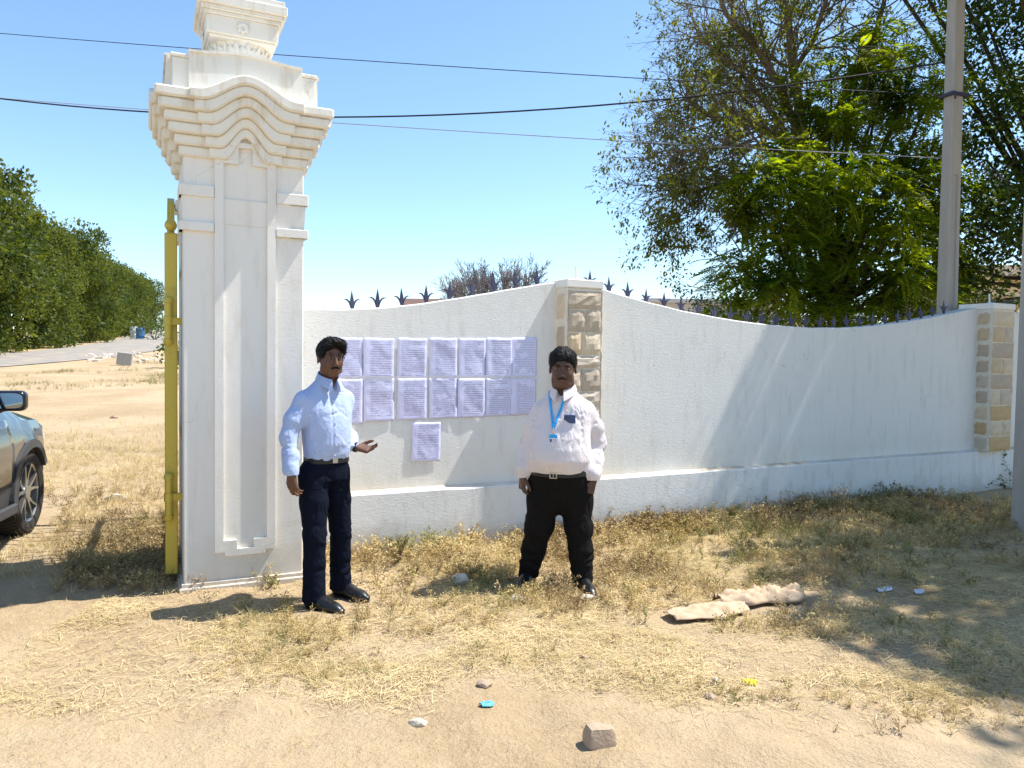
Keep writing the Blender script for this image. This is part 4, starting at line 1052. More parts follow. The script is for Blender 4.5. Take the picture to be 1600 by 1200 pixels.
# ------------------------------------------------------------------ golden gate
t=NT('gold_painted_steel',.42,.5); v=t.coord(); n=t.noise(9,5,.65,v); n2=t.noise(70,3,.6,v)
t.col(t.mix(t.ramp(n,[(.55,0),(.75,1)]),(.55,.42,.06),(.42,.31,.06))); t.b.inputs['Metallic'].default_value=.15; t.bump(n2,.0006); GOLDP=t.m
GX,GY=-2.345,5.28; gd=math.atan2(.915,-.403)   # the open leaf runs straight back from the post
gate=thing('gate_leaf','golden painted steel gate leaf swung open, hinged to the left side of the ornate pillar','gate',(GX,GY,0),gd)
b=MB(); b.box(-.040,.040,-.040,.040,.06,2.40,.006); b.obj('gate_post',GOLDP,gate)
b=MB(); b.lathe([(.022,2.40),(.024,2.408),(.012,2.414),(.028,2.425),(.040,2.447),(.040,2.462),(.030,2.484),(.012,2.497),(.004,2.52),(.001,2.60)],20); b.obj('ball_finial',GOLDP,gate,True)
b=MB()
pts=[]
for i in range(25):
    s=i/24; pts.append((.09+2.1*s,0,2.40+.30*math.sin(min(1,s*5)*PI/2)-.35*max(0,s-.25)))
for (a,c) in zip(pts[:-1],pts[1:]): b.add([(a[0],-.024,a[2]-.03),(a[0],.024,a[2]-.03),(a[0],.024,a[2]+.03),(a[0],-.024,a[2]+.03),(c[0],-.024,c[2]-.03),(c[0],.024,c[2]-.03),(c[0],.024,c[2]+.03),(c[0],-.024,c[2]+.03)],[(0,3,2,1),(4,5,6,7),(0,1,5,4),(1,2,6,5),(2,3,7,6),(3,0,4,7)])
b.obj('top_rail',GOLDP,gate)
for z in (.16,1.05,2.15):
    b=MB(); b.box(.046,2.19,-.02,.02,z-.025,z+.025,.002); b.obj('rail',GOLDP,gate)
b=MB(); b.box(2.191,2.25,-.03,.03,.08,2.3,.003); b.obj('end_post',GOLDP,gate)
br=MB().tube([(0,0,.185),(0,0,2.125)],.011,8).obj('bar',GOLDP,gate,loc=(.16,0,0))
for i in range(1,17): inst(br,'bar',gate,loc=(.16+.12*i,0,0))
cw=Vector((math.cos(-gd),math.sin(-gd)))
def g2l(dx,dy): c,s=math.cos(-gd),math.sin(-gd); return (dx*c-dy*s,dx*s+dy*c)
for zc in (1.80,.60):
    hx,hy_=g2l(.012,-.070); b=MB()
    b.lathe([(.018,zc-.165),(.030,zc-.15),(.030,zc-.125),(.024,zc-.12),(.024,zc-.03),(.030,zc-.028),(.030,zc+.028),(.024,zc+.03),(.024,zc+.12),(.030,zc+.125),(.030,zc+.15),(.018,zc+.165)],16,(hx,hy_))
    h=b.obj('hinge',GOLDP,gate,True)
    ax,ay=g2l(.012,-.070); bx_,by_=g2l(.165,.02); b=MB()
    d_=Vector((bx_-ax,by_-ay,0)).normalized(); nn=Vector((-d_.y,d_.x,0))*.012
    P4=[Vector((ax,ay,0))+nn,Vector((ax,ay,0))-nn,Vector((bx_,by_,0))-nn,Vector((bx_,by_,0))+nn]
    b.add([(p.x,p.y,zc-.024) for p in P4]+[(p.x,p.y,zc+.024) for p in P4],[(0,1,2,3),(7,6,5,4),(0,4,5,1),(1,5,6,2),(2,6,7,3),(3,7,4,0)])
    b.obj('hinge_arm',GOLDP,h)
# ------------------------------------------------------------------ poles and wires
t=NT('weathered_concrete',.9,.2); v=t.coord(); vz=t.coord('Object',(4,4,.7)); n=t.noise(3,6,.65,vz); n2=t.noise(30,5,.7,v)
t.col(t.mix(n,(.30,.28,.255),(.47,.44,.40))); b_=t.bump(n2,.004); CONC=t.m
def at(x,y,Y):
    """direction through a picture point, met at depth Y"""
    r=cam.matrix_world.to_3x3()@Vector(((x-800)/1200,(600-y)/1200,-1)); return Vector((0,0,1.57))+r*(Y/r.y)
def psc_pole(label,x,y,h,w0,w1,d0,d1,rz,lean=(0,0),groove=(0.3,3.9)):
    p=thing('concrete_pole',label,'pole',(x,y,0),rz); p.rotation_euler=(lean[0],lean[1],rz)
    def q(z): t_=z/h; return w0+(w1-w0)*t_,d0+(d1-d0)*t_
    v=[];f=[]
    zs=[-.3,groove[0],groove[0]+.001,groove[1],groove[1]+.001,h]
    for i,z in enumerate(zs):
        w_,d_=q(max(z,0)); g=.02 if 1<i<4 or i in(2,3) else 0.0
        gw=d_*.22; c=.008
        # wide faces at +-x are plain, the +x face carries a sunk channel
        v+=[(-w_/2+c,-d_/2,z),(w_/2-c,-d_/2,z),(w_/2,-d_/2+c,z),(w_/2,-gw,z),(w_/2-g,-gw*.8,z),(w_/2-g,gw*.8,z),(w_/2,gw,z),(w_/2,d_/2-c,z),(w_/2-c,d_/2,z),(-w_/2+c,d_/2,z),(-w_/2,d_/2-c,z),(-w_/2,-d_/2+c,z)]
    m=12
    for i in range(len(zs)-1):
        for k in range(m): a=i*m+k; b=i*m+(k+1)%m; f.append((a,b,b+m,a+m))
    f+=[tuple(range(m))[::-1],tuple((len(zs)-1)*m+k for k in range(m))]
    MB().add(v,f).obj('shaft',CONC,p); return p
pole=psc_pole('grey tapering concrete electric pole rising behind the right end of the wall',*(at(1480,470,10.0).xy),8.2,.17,.12,.22,.155,R(-70),(0,R(.0)),(.4,4.0))
pc=at(1487,150,10.0); b=MB(); b.box(-.11,.11,-.14,.14,-.02,.02,.004); b.obj('clamp',IRON,pole,loc=(0,0,pc.z))
b=MB(); b.tube([(0.09,-.1,0),(0.14,-.14,-.02),(.16,-.15,-.10)],.012,6); b.obj('hook',IRON,pole,loc=(0,0,pc.z))
psc_pole('brown grey concrete post at the right edge in front of the wall',4.93,7.2,5.6,.26,.24,.26,.24,R(20),(0,R(.45)),(.5,1.0))
WIRE=simple('black_cable',(.012,.012,.016),.6,.3,.1,10); WIREL=simple('bare_aluminium_wire',(.28,.29,.33),.4,.4,.1,10)
def wire(label,A,B,sag,r,mat,n=40):
    P_=[A.lerp(B,i/n)-Vector((0,0,sag*4*(i/n)*(1-i/n))) for i in range(n+1)]
    o=MB().tube(P_,r,6).obj('overhead_wire',mat); tag(o,label,'cable')
def through(p0,p1,p2,Yl):
    """end points and sag of a cable seen at three picture points"""
    return None
wire('uppermost thin overhead wire crossing the sky behind the top of the ornate pillar',at(-500,6,15),at(1478,149,10.0),.12,.006,WIRE)
wire('thick black sagging overhead cable passing behind the ornate pillar cornice',at(-620,22,14),at(1476,97,10.0),1.20,.0115,WIRE)
wire('lowest thin pale overhead wire crossing the sky just below the thick cable',at(-500,108,14.5),at(1470,247,10.0),.12,.006,WIREL)
# ------------------------------------------------------------------ small things on the ground
def gp_(x,y):
    """meet the terrain under a picture point"""
    r=cam.matrix_world.to_3x3()@Vector(((x-800)/1200,(600-y)/1200,-1)); o=Vector((0,0,1.57)); t=.5
    while t<60:
        p=o+r*t
        if p.z<=float(gz(p.x,p.y)): break
        t*=1.004
    return Vector((p.x,p.y,float(gz(p.x,p.y))))
ROCK=[simple('tan_rock',(.42,.31,.22),.9,.15,.25,20,.006),simple('pale_rock',(.55,.47,.38),.9,.15,.2,20,.006),simple('brown_brick_lump',(.36,.24,.17),.9,.15,.25,20,.006)]
def rock(label,p,sx,sy,sz,mat,seed,name='stone',cat='stone',blocky=.0,rz=0,group=None):
    import bmesh
    bm=bmesh.new(); bmesh.ops.create_icosphere(bm,subdivisions=3,radius=1)
    rr=random.Random(seed); pl=[(Vector((rr.uniform(-1,1),rr.uniform(-1,1),rr.uniform(-1,1))).normalized(),rr.uniform(.55,.85)) for _ in range(12)]
    if blocky: pl=[(Vector(a)+Vector((rr.uniform(-.15,.15),rr.uniform(-.15,.15),rr.uniform(-.15,.15))),.62) for a in ((1,0,0),(-1,0,0),(0,1,0),(0,-1,0),(0,0,1),(0,0,-1))]+pl[:3]
    for v in bm.verts:
        for n,d in pl:
            k=v.co.dot(n)-d
            if k>0: v.co-=n*k*.93
        v.co+=v.co.normalized()*.05*mnoise(v.co*2.3+Vector((seed,0,0)))+v.co.normalized()*.03*mnoise(v.co*6+Vector((seed,0,0)))
        v.co=Vector((v.co.x*sx/.72,v.co.y*sy/.72,v.co.z*sz/.72))
    me=bpy.data.meshes.new(name); bm.to_mesh(me); bm.free(); me.materials.append(mat); me.polygons.foreach_set('use_smooth',[True]*len(me.polygons))
    try: me.set_sharp_from_angle(angle=R(30))
    except Exception: pass
    o=bpy.data.objects.new(name,me); COL.objects.link(o); o.location=p+Vector((0,0,sz*.55)); o.rotation_euler=(0,0,rz); return tag(o,label,cat,group)
rock('large squarish brown grey stone lying in the sand at the bottom of the picture',gp_(937,1163),.058,.05,.048,ROCK[0],2,blocky=1,rz=.3)
rock('small tan stone casting a dark shadow, above the blue wrapper',gp_(758,1074),.030,.022,.016,ROCK[0],5)
rock('flat pale stone in the sand at the lower left of the large squarish stone',gp_(652,1133),.040,.022,.014,ROCK[1],6)
rock('pale flat stone half sunk in the grass left of the heavy man\'s feet',gp_(808,940),.06,.04,.022,ROCK[1],7)
rock('pale rounded stone just below the right foot of the heavy set man',gp_(915,938),.05,.03,.02,ROCK[1],8)
rock('small pinkish stone left of the yellow wrapper',gp_(1118,1069),.024,.02,.017,ROCK[1],9)
rock('small grey stone below the pinkish one near the yellow wrapper',gp_(1110,1093),.022,.018,.014,ROCK[0],10)
rock('dark brown clod on the straw between the two rows of grass tufts',gp_(912,1030),.02,.016,.012,ROCK[2],11)
rock('pale grey stone in the dark patch of weeds between the two men',gp_(716,912),.055,.04,.04,ROCK[1],12)
rock('whitish stone on the dry grass to the right of the parked car',gp_(180,785),.09,.05,.045,ROCK[1],13)
rock('dark stone lying on the open sand beyond the car mirror',gp_(178,654),.07,.04,.03,ROCK[2],14)
# burlap sack lying torn in the grass
SACK=NT('tan_burlap',.95,.05); v=SACK.coord(); n=SACK.noise(9,5,.6,v); SACK.col(SACK.mix(n,(.42,.29,.18),(.62,.47,.33))); SACK.bump(SACK.noise(300,2,.5,v),.001); SACK=SACK.m
def rag(label,p0,p1,width,seed,mat=SACK,name='sack_cloth',hump=.04,cat='sack'):
    n,m=40,18; d=(p1-p0); L=d.length; d.normalize(); nr=Vector((-d.y,d.x,0)); v=[];f=[]
    for i in range(n+1):
        for j in range(m+1):
            u,q=i/n,j/m*2-1
            wl=width*(.55+.45*math.sin(PI*min(1,max(.02,u))) )*(1+.35*mnoise(Vector((u*5,seed+(q>0)*3,0))))
            x=p0+d*L*(u+.02*mnoise(Vector((q*3,seed,1))))+nr*q*wl/2
            c=max(0,1-abs(q)**3); h=.004+hump*c*(.5+.5*mnoise(Vector((u*9,q*2.5,seed))))+hump*.5*c*abs(mnoise(Vector((u*22,q*6,seed+4))))
            v.append((x.x,x.y,float(gz(x.x,x.y))+h+(.02 if width>.1 else .002)))
    for i in range(n):
        for j in range(m): a=i*(m+1)+j; f.append((a,a+1,a+m+2,a+m+1))
    o=obj(name,v,f,mat,None,True); 
    so_=o.modifiers.new('thickness','SOLIDIFY'); so_.thickness=.003
    return tag(o,label,cat)
rag('crumpled tan sack cloth torn open on the dry grass, left piece',gp_(1046,972),gp_(1160,955),.26,1)
rag('bunched tan sack cloth with a raised fold, right piece nearer the shade',gp_(1120,950),gp_(1250,935),.22,2,hump=.09)
YEL=simple('yellow_plastic',(.75,.62,.02),.4,.4,.1,30); BLU=simple('blue_white_wrapper',(.10,.42,.62),.35,.5,.4,60); WHT=simple('white_litter_plastic',(.72,.74,.78),.4,.4,.1,30)
rag('small bright yellow crumpled wrapper on the straw right of centre',gp_(1160,1070),gp_(1182,1072),.05,5,YEL,'wrapper',.022,'wrapper')
rag('small blue and white torn wrapper in the grass below the tan stone',gp_(751,1106),gp_(770,1104),.045,6,BLU,'wrapper',.015,'wrapper')
rag('small white scrap of litter in the shade, right of the sack',gp_(1370,926),gp_(1392,922),.05,7,WHT,'litter_scrap',.02,'litter')
rag('tiny white scrap of litter further right in the shade',gp_(1428,928),gp_(1442,927),.05,8,WHT,'litter_scrap',.02,'litter')
# ------------------------------------------------------------------ parked car
t=NT('metallic_grey_paint',.28,.5); t.b.inputs['Metallic'].default_value=.45; v=t.coord(); t.col(t.mix(t.noise(3,4,.6,v),(.05,.052,.055),(.065,.067,.068))); t.b.inputs['Coat Weight'].default_value=1; t.b.inputs['Coat Roughness'].default_value=.03
t.bump(t.noise(5,2,.5,v),.0008,.4); PAINT=t.m
CLAD=simple('grey_plastic_cladding',(.055,.055,.056),.6,.3,.15,30,.0008); RUB=simple('dusty_tyre_rubber',(.035,.031,.027),.85,.2,.3,20,.002)
t=NT('dark_window_glass',.03,.6); t.col((.012,.015,.018)); t.b.inputs['Coat Weight'].default_value=.6; CGL=t.m
t=NT('mirror_silver',.02,.8); t.col((.75,.80,.85)); t.b.inputs['Metallic'].default_value=1; MIR=t.m
ALLOY=simple('alloy_wheel_silver',(.42,.43,.44),.3,.5,.1,20,0,.9); DARKW=simple('black_wheel_pocket',(.012,.012,.013),.6,.2,.1,20); LAMP=simple('headlamp_lens',(.5,.52,.55),.08,.7,.1,20)
RED=simple('red_lamp_lens',(.35,.01,.01),.15,.6,.1,20)
WP=Vector((-4.28,6.62)); hd_=R(104.3); ch,sh=math.cos(hd_),math.sin(hd_); lx,ly=1.33,-.80
CO=(WP.x-(lx*ch-ly*sh),WP.y-(lx*sh+ly*ch))
cz=float(gz(WP.x,WP.y))
car=thing('parked_car','metallic grey sport utility car seen from its right rear, cut by the left edge','car',(CO[0],CO[1],cz+.005),hd_)
XW=(1.33,-1.32); RA=.41
def cs(x):
    w=float(np.interp(x,[-2.2,-2.1,-1.8,-1.2,1.4,1.7,1.95,2.1,2.18],[.70,.82,.90,.925,.925,.90,.82,.70,.55]))
    zs=.30
    for xw in XW:
        if abs(x-xw)<RA: zs=max(zs,.355+math.sqrt(RA*RA-(x-xw)**2))
    zt=float(np.interp(x,[-2.2,-2.1,-1.9,-1.55,-1.0,0,.5,.75,1.05,1.25,1.6,1.95,2.1,2.18],[.95,1.10,1.30,1.58,1.66,1.67,1.60,1.46,1.18,1.09,1.05,.98,.90,.72]))
    cab=-2.05<x<1.15
    zb=float(np.interp(x,[-2.2,-1.9,0,1.1,1.3,1.7,1.95,2.1,2.18],[.85,1.08,1.06,1.02,.99,.965,.91,.84,.66]))
    yr=float(np.interp(x,[-2.2,-1.6,0,.8,1.15,1.3,2.0,2.18],[.62,.60,.62,.66,.74,.74,.60,.42]))*1.0
    P=[(0,.24),(w*.75,.24),(w*.965,zs),(w*.99,max(.50,zs+.02)),(w*.995,max(.60,zs+.05)),(w*1.0,max(.78,zs+.06)),(w*.985,max(.87,zs+.08) if zb>.95 else zb-.05),(w*.93,max(zb,.9) if zb>.9 else zb)]
    P[6]=(w*.985,min(P[6][1],P[7][1]-.02))
    for i in range(5,1,-1):
        if P[i][1]>P[i+1][1]-.005: P[i]=(P[i][0],P[i+1][1]-.005)
    zt=max(zt,P[7][1]+.02)
    P+=[(w*.93-(w*.93-yr)*.80,P[7][1]+(zt-P[7][1])*.80),(yr*.93,zt-.045*(zt-P[7][1])/.6),(yr*.6,zt-.004),(0,zt+.002)]
    return P
XS=sorted(set([round(x,3) for x in np.linspace(-2.2,2.18,120)]))
V=[];F_=[];mi=[]
NP=12
for x in XS:
    P=cs(x); row=[(x,-y,z) for y,z in P]+[(x,y,z) for y,z in P[-2:0:-1]]
    V+=row
m=len(row)
for i in range(len(XS)-1):
    for k in range(m):
        a=i*m+k; b=i*m+(k+1)%m; F_.append((a,b,b+m,a+m)); kk=k if k<NP-1 else m-1-k
        xm=(XS[i]+XS[i+1])/2
        mi.append(1 if (kk<=2) else (2 if (kk in (7,) and -1.75<xm<.95) else 0))
F_+=[tuple(range(m))[::-1],tuple((len(XS)-1)*m+k for k in range(m))]; mi+=[1,0]
bd_=obj('body',V,F_,[PAINT,CLAD,CGL],car,True,mi=mi)
try: bd_.data.set_sharp_from_angle(angle=R(28))
except Exception: pass
def patch(name,x0,x1,k0,k1,mat,off,side=-1,nx=16,par=None):
    v=[];f=[]; ks=np.linspace(k0,k1,10)
    for i in range(nx+1):
        x=x0+(x1-x0)*i/nx; P=cs(x)
        for k in ks:
            a=int(min(k,10.999)); t_=k-a; y=P[a][0]*(1-t_)+P[a+1][0]*t_; z=P[a][1]*(1-t_)+P[a+1][1]*t_; v.append((x,side*(y+off),z))
    for i in range(nx):
        for j in range(9): a=i*10+j; f.append((a,a+1,a+11,a+10))
    b=MB().add(v,f); o=b.obj(name,mat,par or car,True); s_=o.modifiers.new('thickness','SOLIDIFY'); s_.thickness=.006; s_.offset=0; return o
for sd in (-1,1):
    for x0,x1 in ((-.10,.90),(-.92,-.115)):
        d=patch('door',x0,x1,3.0,6.97,PAINT,.006,sd); b=MB(); b.box(x0+.05,x0+.22,sd*.945-.012,sd*.945+.012,.90,.925,.004); b.obj('handle',PAINT,d)
        patch('side_window',x0+.03,min(x1-.03,.80),7.08,7.92,CGL,.006,sd)
    for xw in XW:
        b=MB(); n=22
        for i in range(n):
            lo_=.16 if xw>0 else -.04; a0,a1=PI*lo_+PI*(1.03-lo_)*i/n,PI*lo_+PI*(1.03-lo_)*(i+1)/n
            q=[];
            for a in (a0,a1):
                yy=cs(xw+RA*math.cos(a))[4][0]
                for (r_,y_) in ((RA-.012,yy-.03),(RA-.012,yy+.022),(RA+.055,yy+.018),(RA+.06,yy-.03)): q.append((xw+r_*math.cos(a),sd*y_,.355+r_*math.sin(a)))
            b.add(q,[(0,1,5,4),(1,2,6,5),(2,3,7,6),(3,0,4,7),(0,3,2,1),(4,5,6,7)])
        b.obj('arch_cladding',CLAD,car)
    b=MB(); b.box(-.90,.90,sd*.935-.02,sd*.935+.02,.26,.345,.012); b.obj('sill_cladding',CLAD,car)
    for xw in XW:
        w_=thing_=bpy.data.objects.new('wheel',None); COL.objects.link(w_); w_.parent=car; w_.location=(xw,sd*.80,.36)
        if sd>0: w_.rotation_euler=(0,0,PI)
        if 'tyre' not in globals():
            prof=[(.25,.10),(.30,.112),(.335,.108),(.352,.09),(.360,.06),(.361,0),(.360,-.06),(.352,-.09),(.335,-.108),(.30,-.112),(.25,-.10)]
            v=[];f=[];n=64
            for i in range(n):
                a=2*PI*i/n
                for (r_,y_) in prof: v.append((r_*math.cos(a),y_,r_*math.sin(a)))
            for i in range(n):
                for k in range(len(prof)-1): f.append((i*11+k,i*11+k+1,((i+1)%n)*11+k+1,((i+1)%n)*11+k))
            # tread blocks
            bb=MB().add(v,f)
            for i in range(56):
                a=2*PI*i/56
                for y0,y1 in ((-.095,-.052),(-.045,-.004),(.004,.045),(.052,.095)):
                    q=[]
                    for (r_) in (.357,.366):
                        for aa in (a,a+.075):
                            for y_ in (y0,y1): q.append(((r_-(.006 if abs(y_)>.09 else 0))*math.cos(aa+y_*.6),y_,(r_-(.006 if abs(y_)>.09 else 0))*math.sin(aa+y_*.6)))
                    bb.add(q,[(0,1,3,2),(4,6,7,5),(0,4,5,1),(2,3,7,6),(0,2,6,4),(1,5,7,3)])
            tyre=bb.obj('tyre',RUB,w_,False)
            rb=MB()
            n=48
            for (r0,r1,y0,y1) in ((.255,.262,-.105,-.098),(.262,.25,-.098,.10)):
                pass
            v=[];f=[]; prof2=[(.262,-.104),(.268,-.098),(.258,-.092),(.245,-.080),(.240,.0),(.245,.10),(.255,.10),(.262,.0)]
            for i in range(n):
                a=2*PI*i/n
                for (r_,y_) in prof2: v.append((r_*math.cos(a),y_,r_*math.sin(a)))
            for i in range(n):
                for k in range(8): f.append((i*8+k,i*8+(k+1)%8,((i+1)%n)*8+(k+1)%8,((i+1)%n)*8+k))
            rb.add(v,f)
            for i in range(5):
                for sgn in (-1,1):
                    a=2*PI*i/5+PI/2; q=[]
                    for (r_,hw,yo) in ((.05,.020,-.075),(.16,.011,-.084),(.246,.009,-.094)):
                        for (e,dy) in ((-1,0),(1,0),(1,.030),(-1,.030)):
                            tt=a+sgn*(.10+.20*(r_-.05)/.2)
                            x_=r_*math.cos(tt)-e*hw*math.sin(tt); z_=r_*math.sin(tt)+e*hw*math.cos(tt); q.append((x_,yo+dy,z_))
                    rb.add(q,[(a_*4+k,a_*4+(k+1)%4,(a_+1)*4+(k+1)%4,(a_+1)*4+k) for a_ in (0,1) for k in range(4)]+[(8,9,10,11)])
            rb.add([(.058*math.cos(2*PI*i/20),-.088,.058*math.sin(2*PI*i/20)) for i in range(20)]+[(.062*math.cos(2*PI*i/20),-.03,.062*math.sin(2*PI*i/20)) for i in range(20)],[tuple(range(20))]+[(i,(i+1)%20,20+(i+1)%20,20+i) for i in range(20)])
            rim=rb.obj('rim',ALLOY,w_)
            hb=MB(); hb.add([(.243*math.cos(2*PI*i/32),-.02,.243*math.sin(2*PI*i/32)) for i in range(32)],[tuple(range(32))]); disc=hb.obj('brake_backing',DARKW,w_)
        else:
            inst(tyre,'tyre',w_); inst(rim,'rim',w_); inst(disc,'brake_backing',w_)
    # mirror
    F=Field((.30,min(sd*.85,sd*1.22)-.02,.98),(.62,max(sd*.85,sd*1.22)+.02,1.36),.006)
    F.box((.45,sd*1.055,1.205),(.060,.118,.078),.0,0,0,sd*0,rd=.045); F.cap((.44,sd*.88,1.10),(.44,sd*.98,1.14),.03,.03,.03)
    F.box((.382,sd*1.06,1.208),(.022,.105,.062),.0,sub=True,rd=.01)
    mr=F.obj('side_mirror',simple('dark_blue_black_gloss',(.012,.014,.022),.2,.5,.1,20) if sd<0 else CLAD,car)
    b=MB(); n=24
    v=[(.394,sd*1.06+.100*math.copysign(abs(math.cos(a))**.55,math.cos(a)),1.208+.058*math.copysign(abs(math.sin(a))**.55,math.sin(a))) for a in np.linspace(0,2*PI,n+1)[:-1]]
    b.add(v+[(x+.004,y,z) for x,y,z in v],[tuple(range(n)),tuple(range(2*n-1,n-1,-1))]+[(i,(i+1)%n,n+(i+1)%n,n+i) for i in range(n)])
    g=b.obj('mirror_glass',MIR,mr)
    b=MB(); b.box(1.86,2.06,sd*.70-.10,sd*.70+.06,.72,.82,.02); b.obj('headlight',LAMP,car)
    b=MB(); b.box(-2.17,-2.05,sd*.72-.12,sd*.72+.10,.88,1.02,.02); b.obj('tail_light',RED,car)
b=MB(); b.box(-1.5,.0,-.62,-.58,1.675,1.70,.008); b.obj('roof_rail',CLAD,car); b=MB(); b.box(-1.5,.0,.58,.62,1.675,1.70,.008); b.obj('roof_rail',CLAD,car)
# ------------------------------------------------------------------ foliage tools
def leaf_mat(name,c1,c2,trans=.5,rough=.5,tcol=None,clump=1.1):
    m=bpy.data.materials.new(name); m.use_nodes=True; t=m.node_tree; t.nodes.clear(); N=t.nodes.new
    out=N('ShaderNodeOutputMaterial'); g=N('ShaderNodeNewGeometry'); r=N('ShaderNodeValToRGB')
    r.color_ramp.elements[0].color=(*c1,1); r.color_ramp.elements[1].color=(*c2,1); tc=N('ShaderNodeTexCoord'); nz=N('ShaderNodeTexNoise'); nz.inputs['Scale'].default_value=clump; nz.inputs['Detail'].default_value=2; t.links.new(tc.outputs['Object'],nz.inputs['Vector'])
    ma=N('ShaderNodeMath'); ma.operation='MULTIPLY_ADD'; ma.inputs[1].default_value=2.2; ma.inputs[2].default_value=-.85; t.links.new(nz.outputs['Fac'],ma.inputs[0])
    mb=N('ShaderNodeMath'); mb.operation='MULTIPLY_ADD'; mb.inputs[1].default_value=.5; t.links.new(g.outputs['Random Per Island'],mb.inputs[0]); t.links.new(ma.outputs[0],mb.inputs[2]); t.links.new(mb.outputs[0],r.inputs[0])
    p=N('ShaderNodeBsdfPrincipled'); p.inputs['Roughness'].default_value=rough; p.inputs['Specular IOR Level'].default_value=.25
    tr=N('ShaderNodeBsdfTranslucent'); mx=N('ShaderNodeMixShader'); mx.inputs[0].default_value=trans
    hs=N('ShaderNodeMix'); hs.data_type='RGBA'; hs.blend_type='MULTIPLY'; hs.inputs[0].default_value=1; hs.inputs[7].default_value=(*(tcol or (1.6,1.5,.5)),1)
    t.links.new(r.outputs[0],p.inputs['Base Color']); t.links.new(r.outputs[0],hs.inputs[6]); t.links.new(hs.outputs[2],tr.inputs['Color'])
    t.links.new(p.outputs[0],mx.inputs[1]); t.links.new(tr.outputs[0],mx.inputs[2]); t.links.new(mx.outputs[0],out.inputs[0]); return m
def bark(name,c):
    t=NT(name,.9,.1); v=t.coord('Object',(6,6,1.2)); n=t.noise(5,6,.65,v); t.col(t.mix(n,[x*.6 for x in c],[x*1.3 for x in c])); t.bump(n,.02); return t.m
def rotmats(yaw,pitch,roll):
    cy,sy,cp,sp,cr,sr=np.cos(yaw),np.sin(yaw),np.cos(pitch),np.sin(pitch),np.cos(roll),np.sin(roll); z=np.zeros_like(cy); o=np.ones_like(cy)
    Rz=np.stack([cy,-sy,z,sy,cy,z,z,z,o],-1).reshape(-1,3,3); Rx=np.stack([o,z,z,z,cp,-sp,z,sp,cp],-1).reshape(-1,3,3); Ry=np.stack([cr,z,sr,z,o,z,-sr,z,cr],-1).reshape(-1,3,3)
    return Rz@Rx@Ry
def scatter(TV,TF,pos,M,sc):
    """copies of a template (array) with rotations and scales; returns arrays"""
    TV=np.asarray(TV,float); TF=np.asarray(TF); n=len(pos)
    V=np.einsum('nij,kj->nki',M,TV)*np.asarray(sc).reshape(n,1,-1)+np.asarray(pos)[:,None,:]
    F=(TF[None]+(np.arange(n)*len(TV))[:,None,None]).reshape(-1,TF.shape[1]); return V.reshape(-1,3),F
def join(parts):
    V=[];F=[];n=0
    for v,f in parts: V.append(v); F.append(f+n); n+=len(v)
    return np.concatenate(V),np.concatenate(F)
def basis(D):
    """rotation matrices whose +y column points along D"""
    D=D/np.linalg.norm(D,axis=1,keepdims=True); up=np.tile([0.,0.,1.],(len(D),1)); X=np.cross(D,up); bad=np.linalg.norm(X,axis=1)<.05; X[bad]=[1,0,0]
    X/=np.linalg.norm(X,axis=1,keepdims=True); Z=np.cross(X,D); return np.stack([X,D,Z],-1)
def twig_arr(A,B,ra,rb,seg=3):
    """straight tapered twigs from A to B, vectorised"""
    A,B=np.asarray(A,float),np.asarray(B,float); M=basis(B-A+1e-9); X,Z=M[:,:,0],M[:,:,2]; n=len(A); ra=np.broadcast_to(ra,n)[:,None]; rb=np.broadcast_to(rb,n)[:,None]
    rings=[]
    for P_,r_ in ((A,ra),(B,rb)):
        for k in range(seg):
            w=2*PI*k/seg; rings.append(P_+(X*math.cos(w)+Z*math.sin(w))*r_)
    V=np.stack(rings,1); F=np.array([(k,(k+1)%seg,seg+(k+1)%seg,seg+k) for k in range(seg)]); F=(F[None]+(np.arange(n)*2*seg)[:,None,None]).reshape(-1,4)
    return V.reshape(-1,3),F
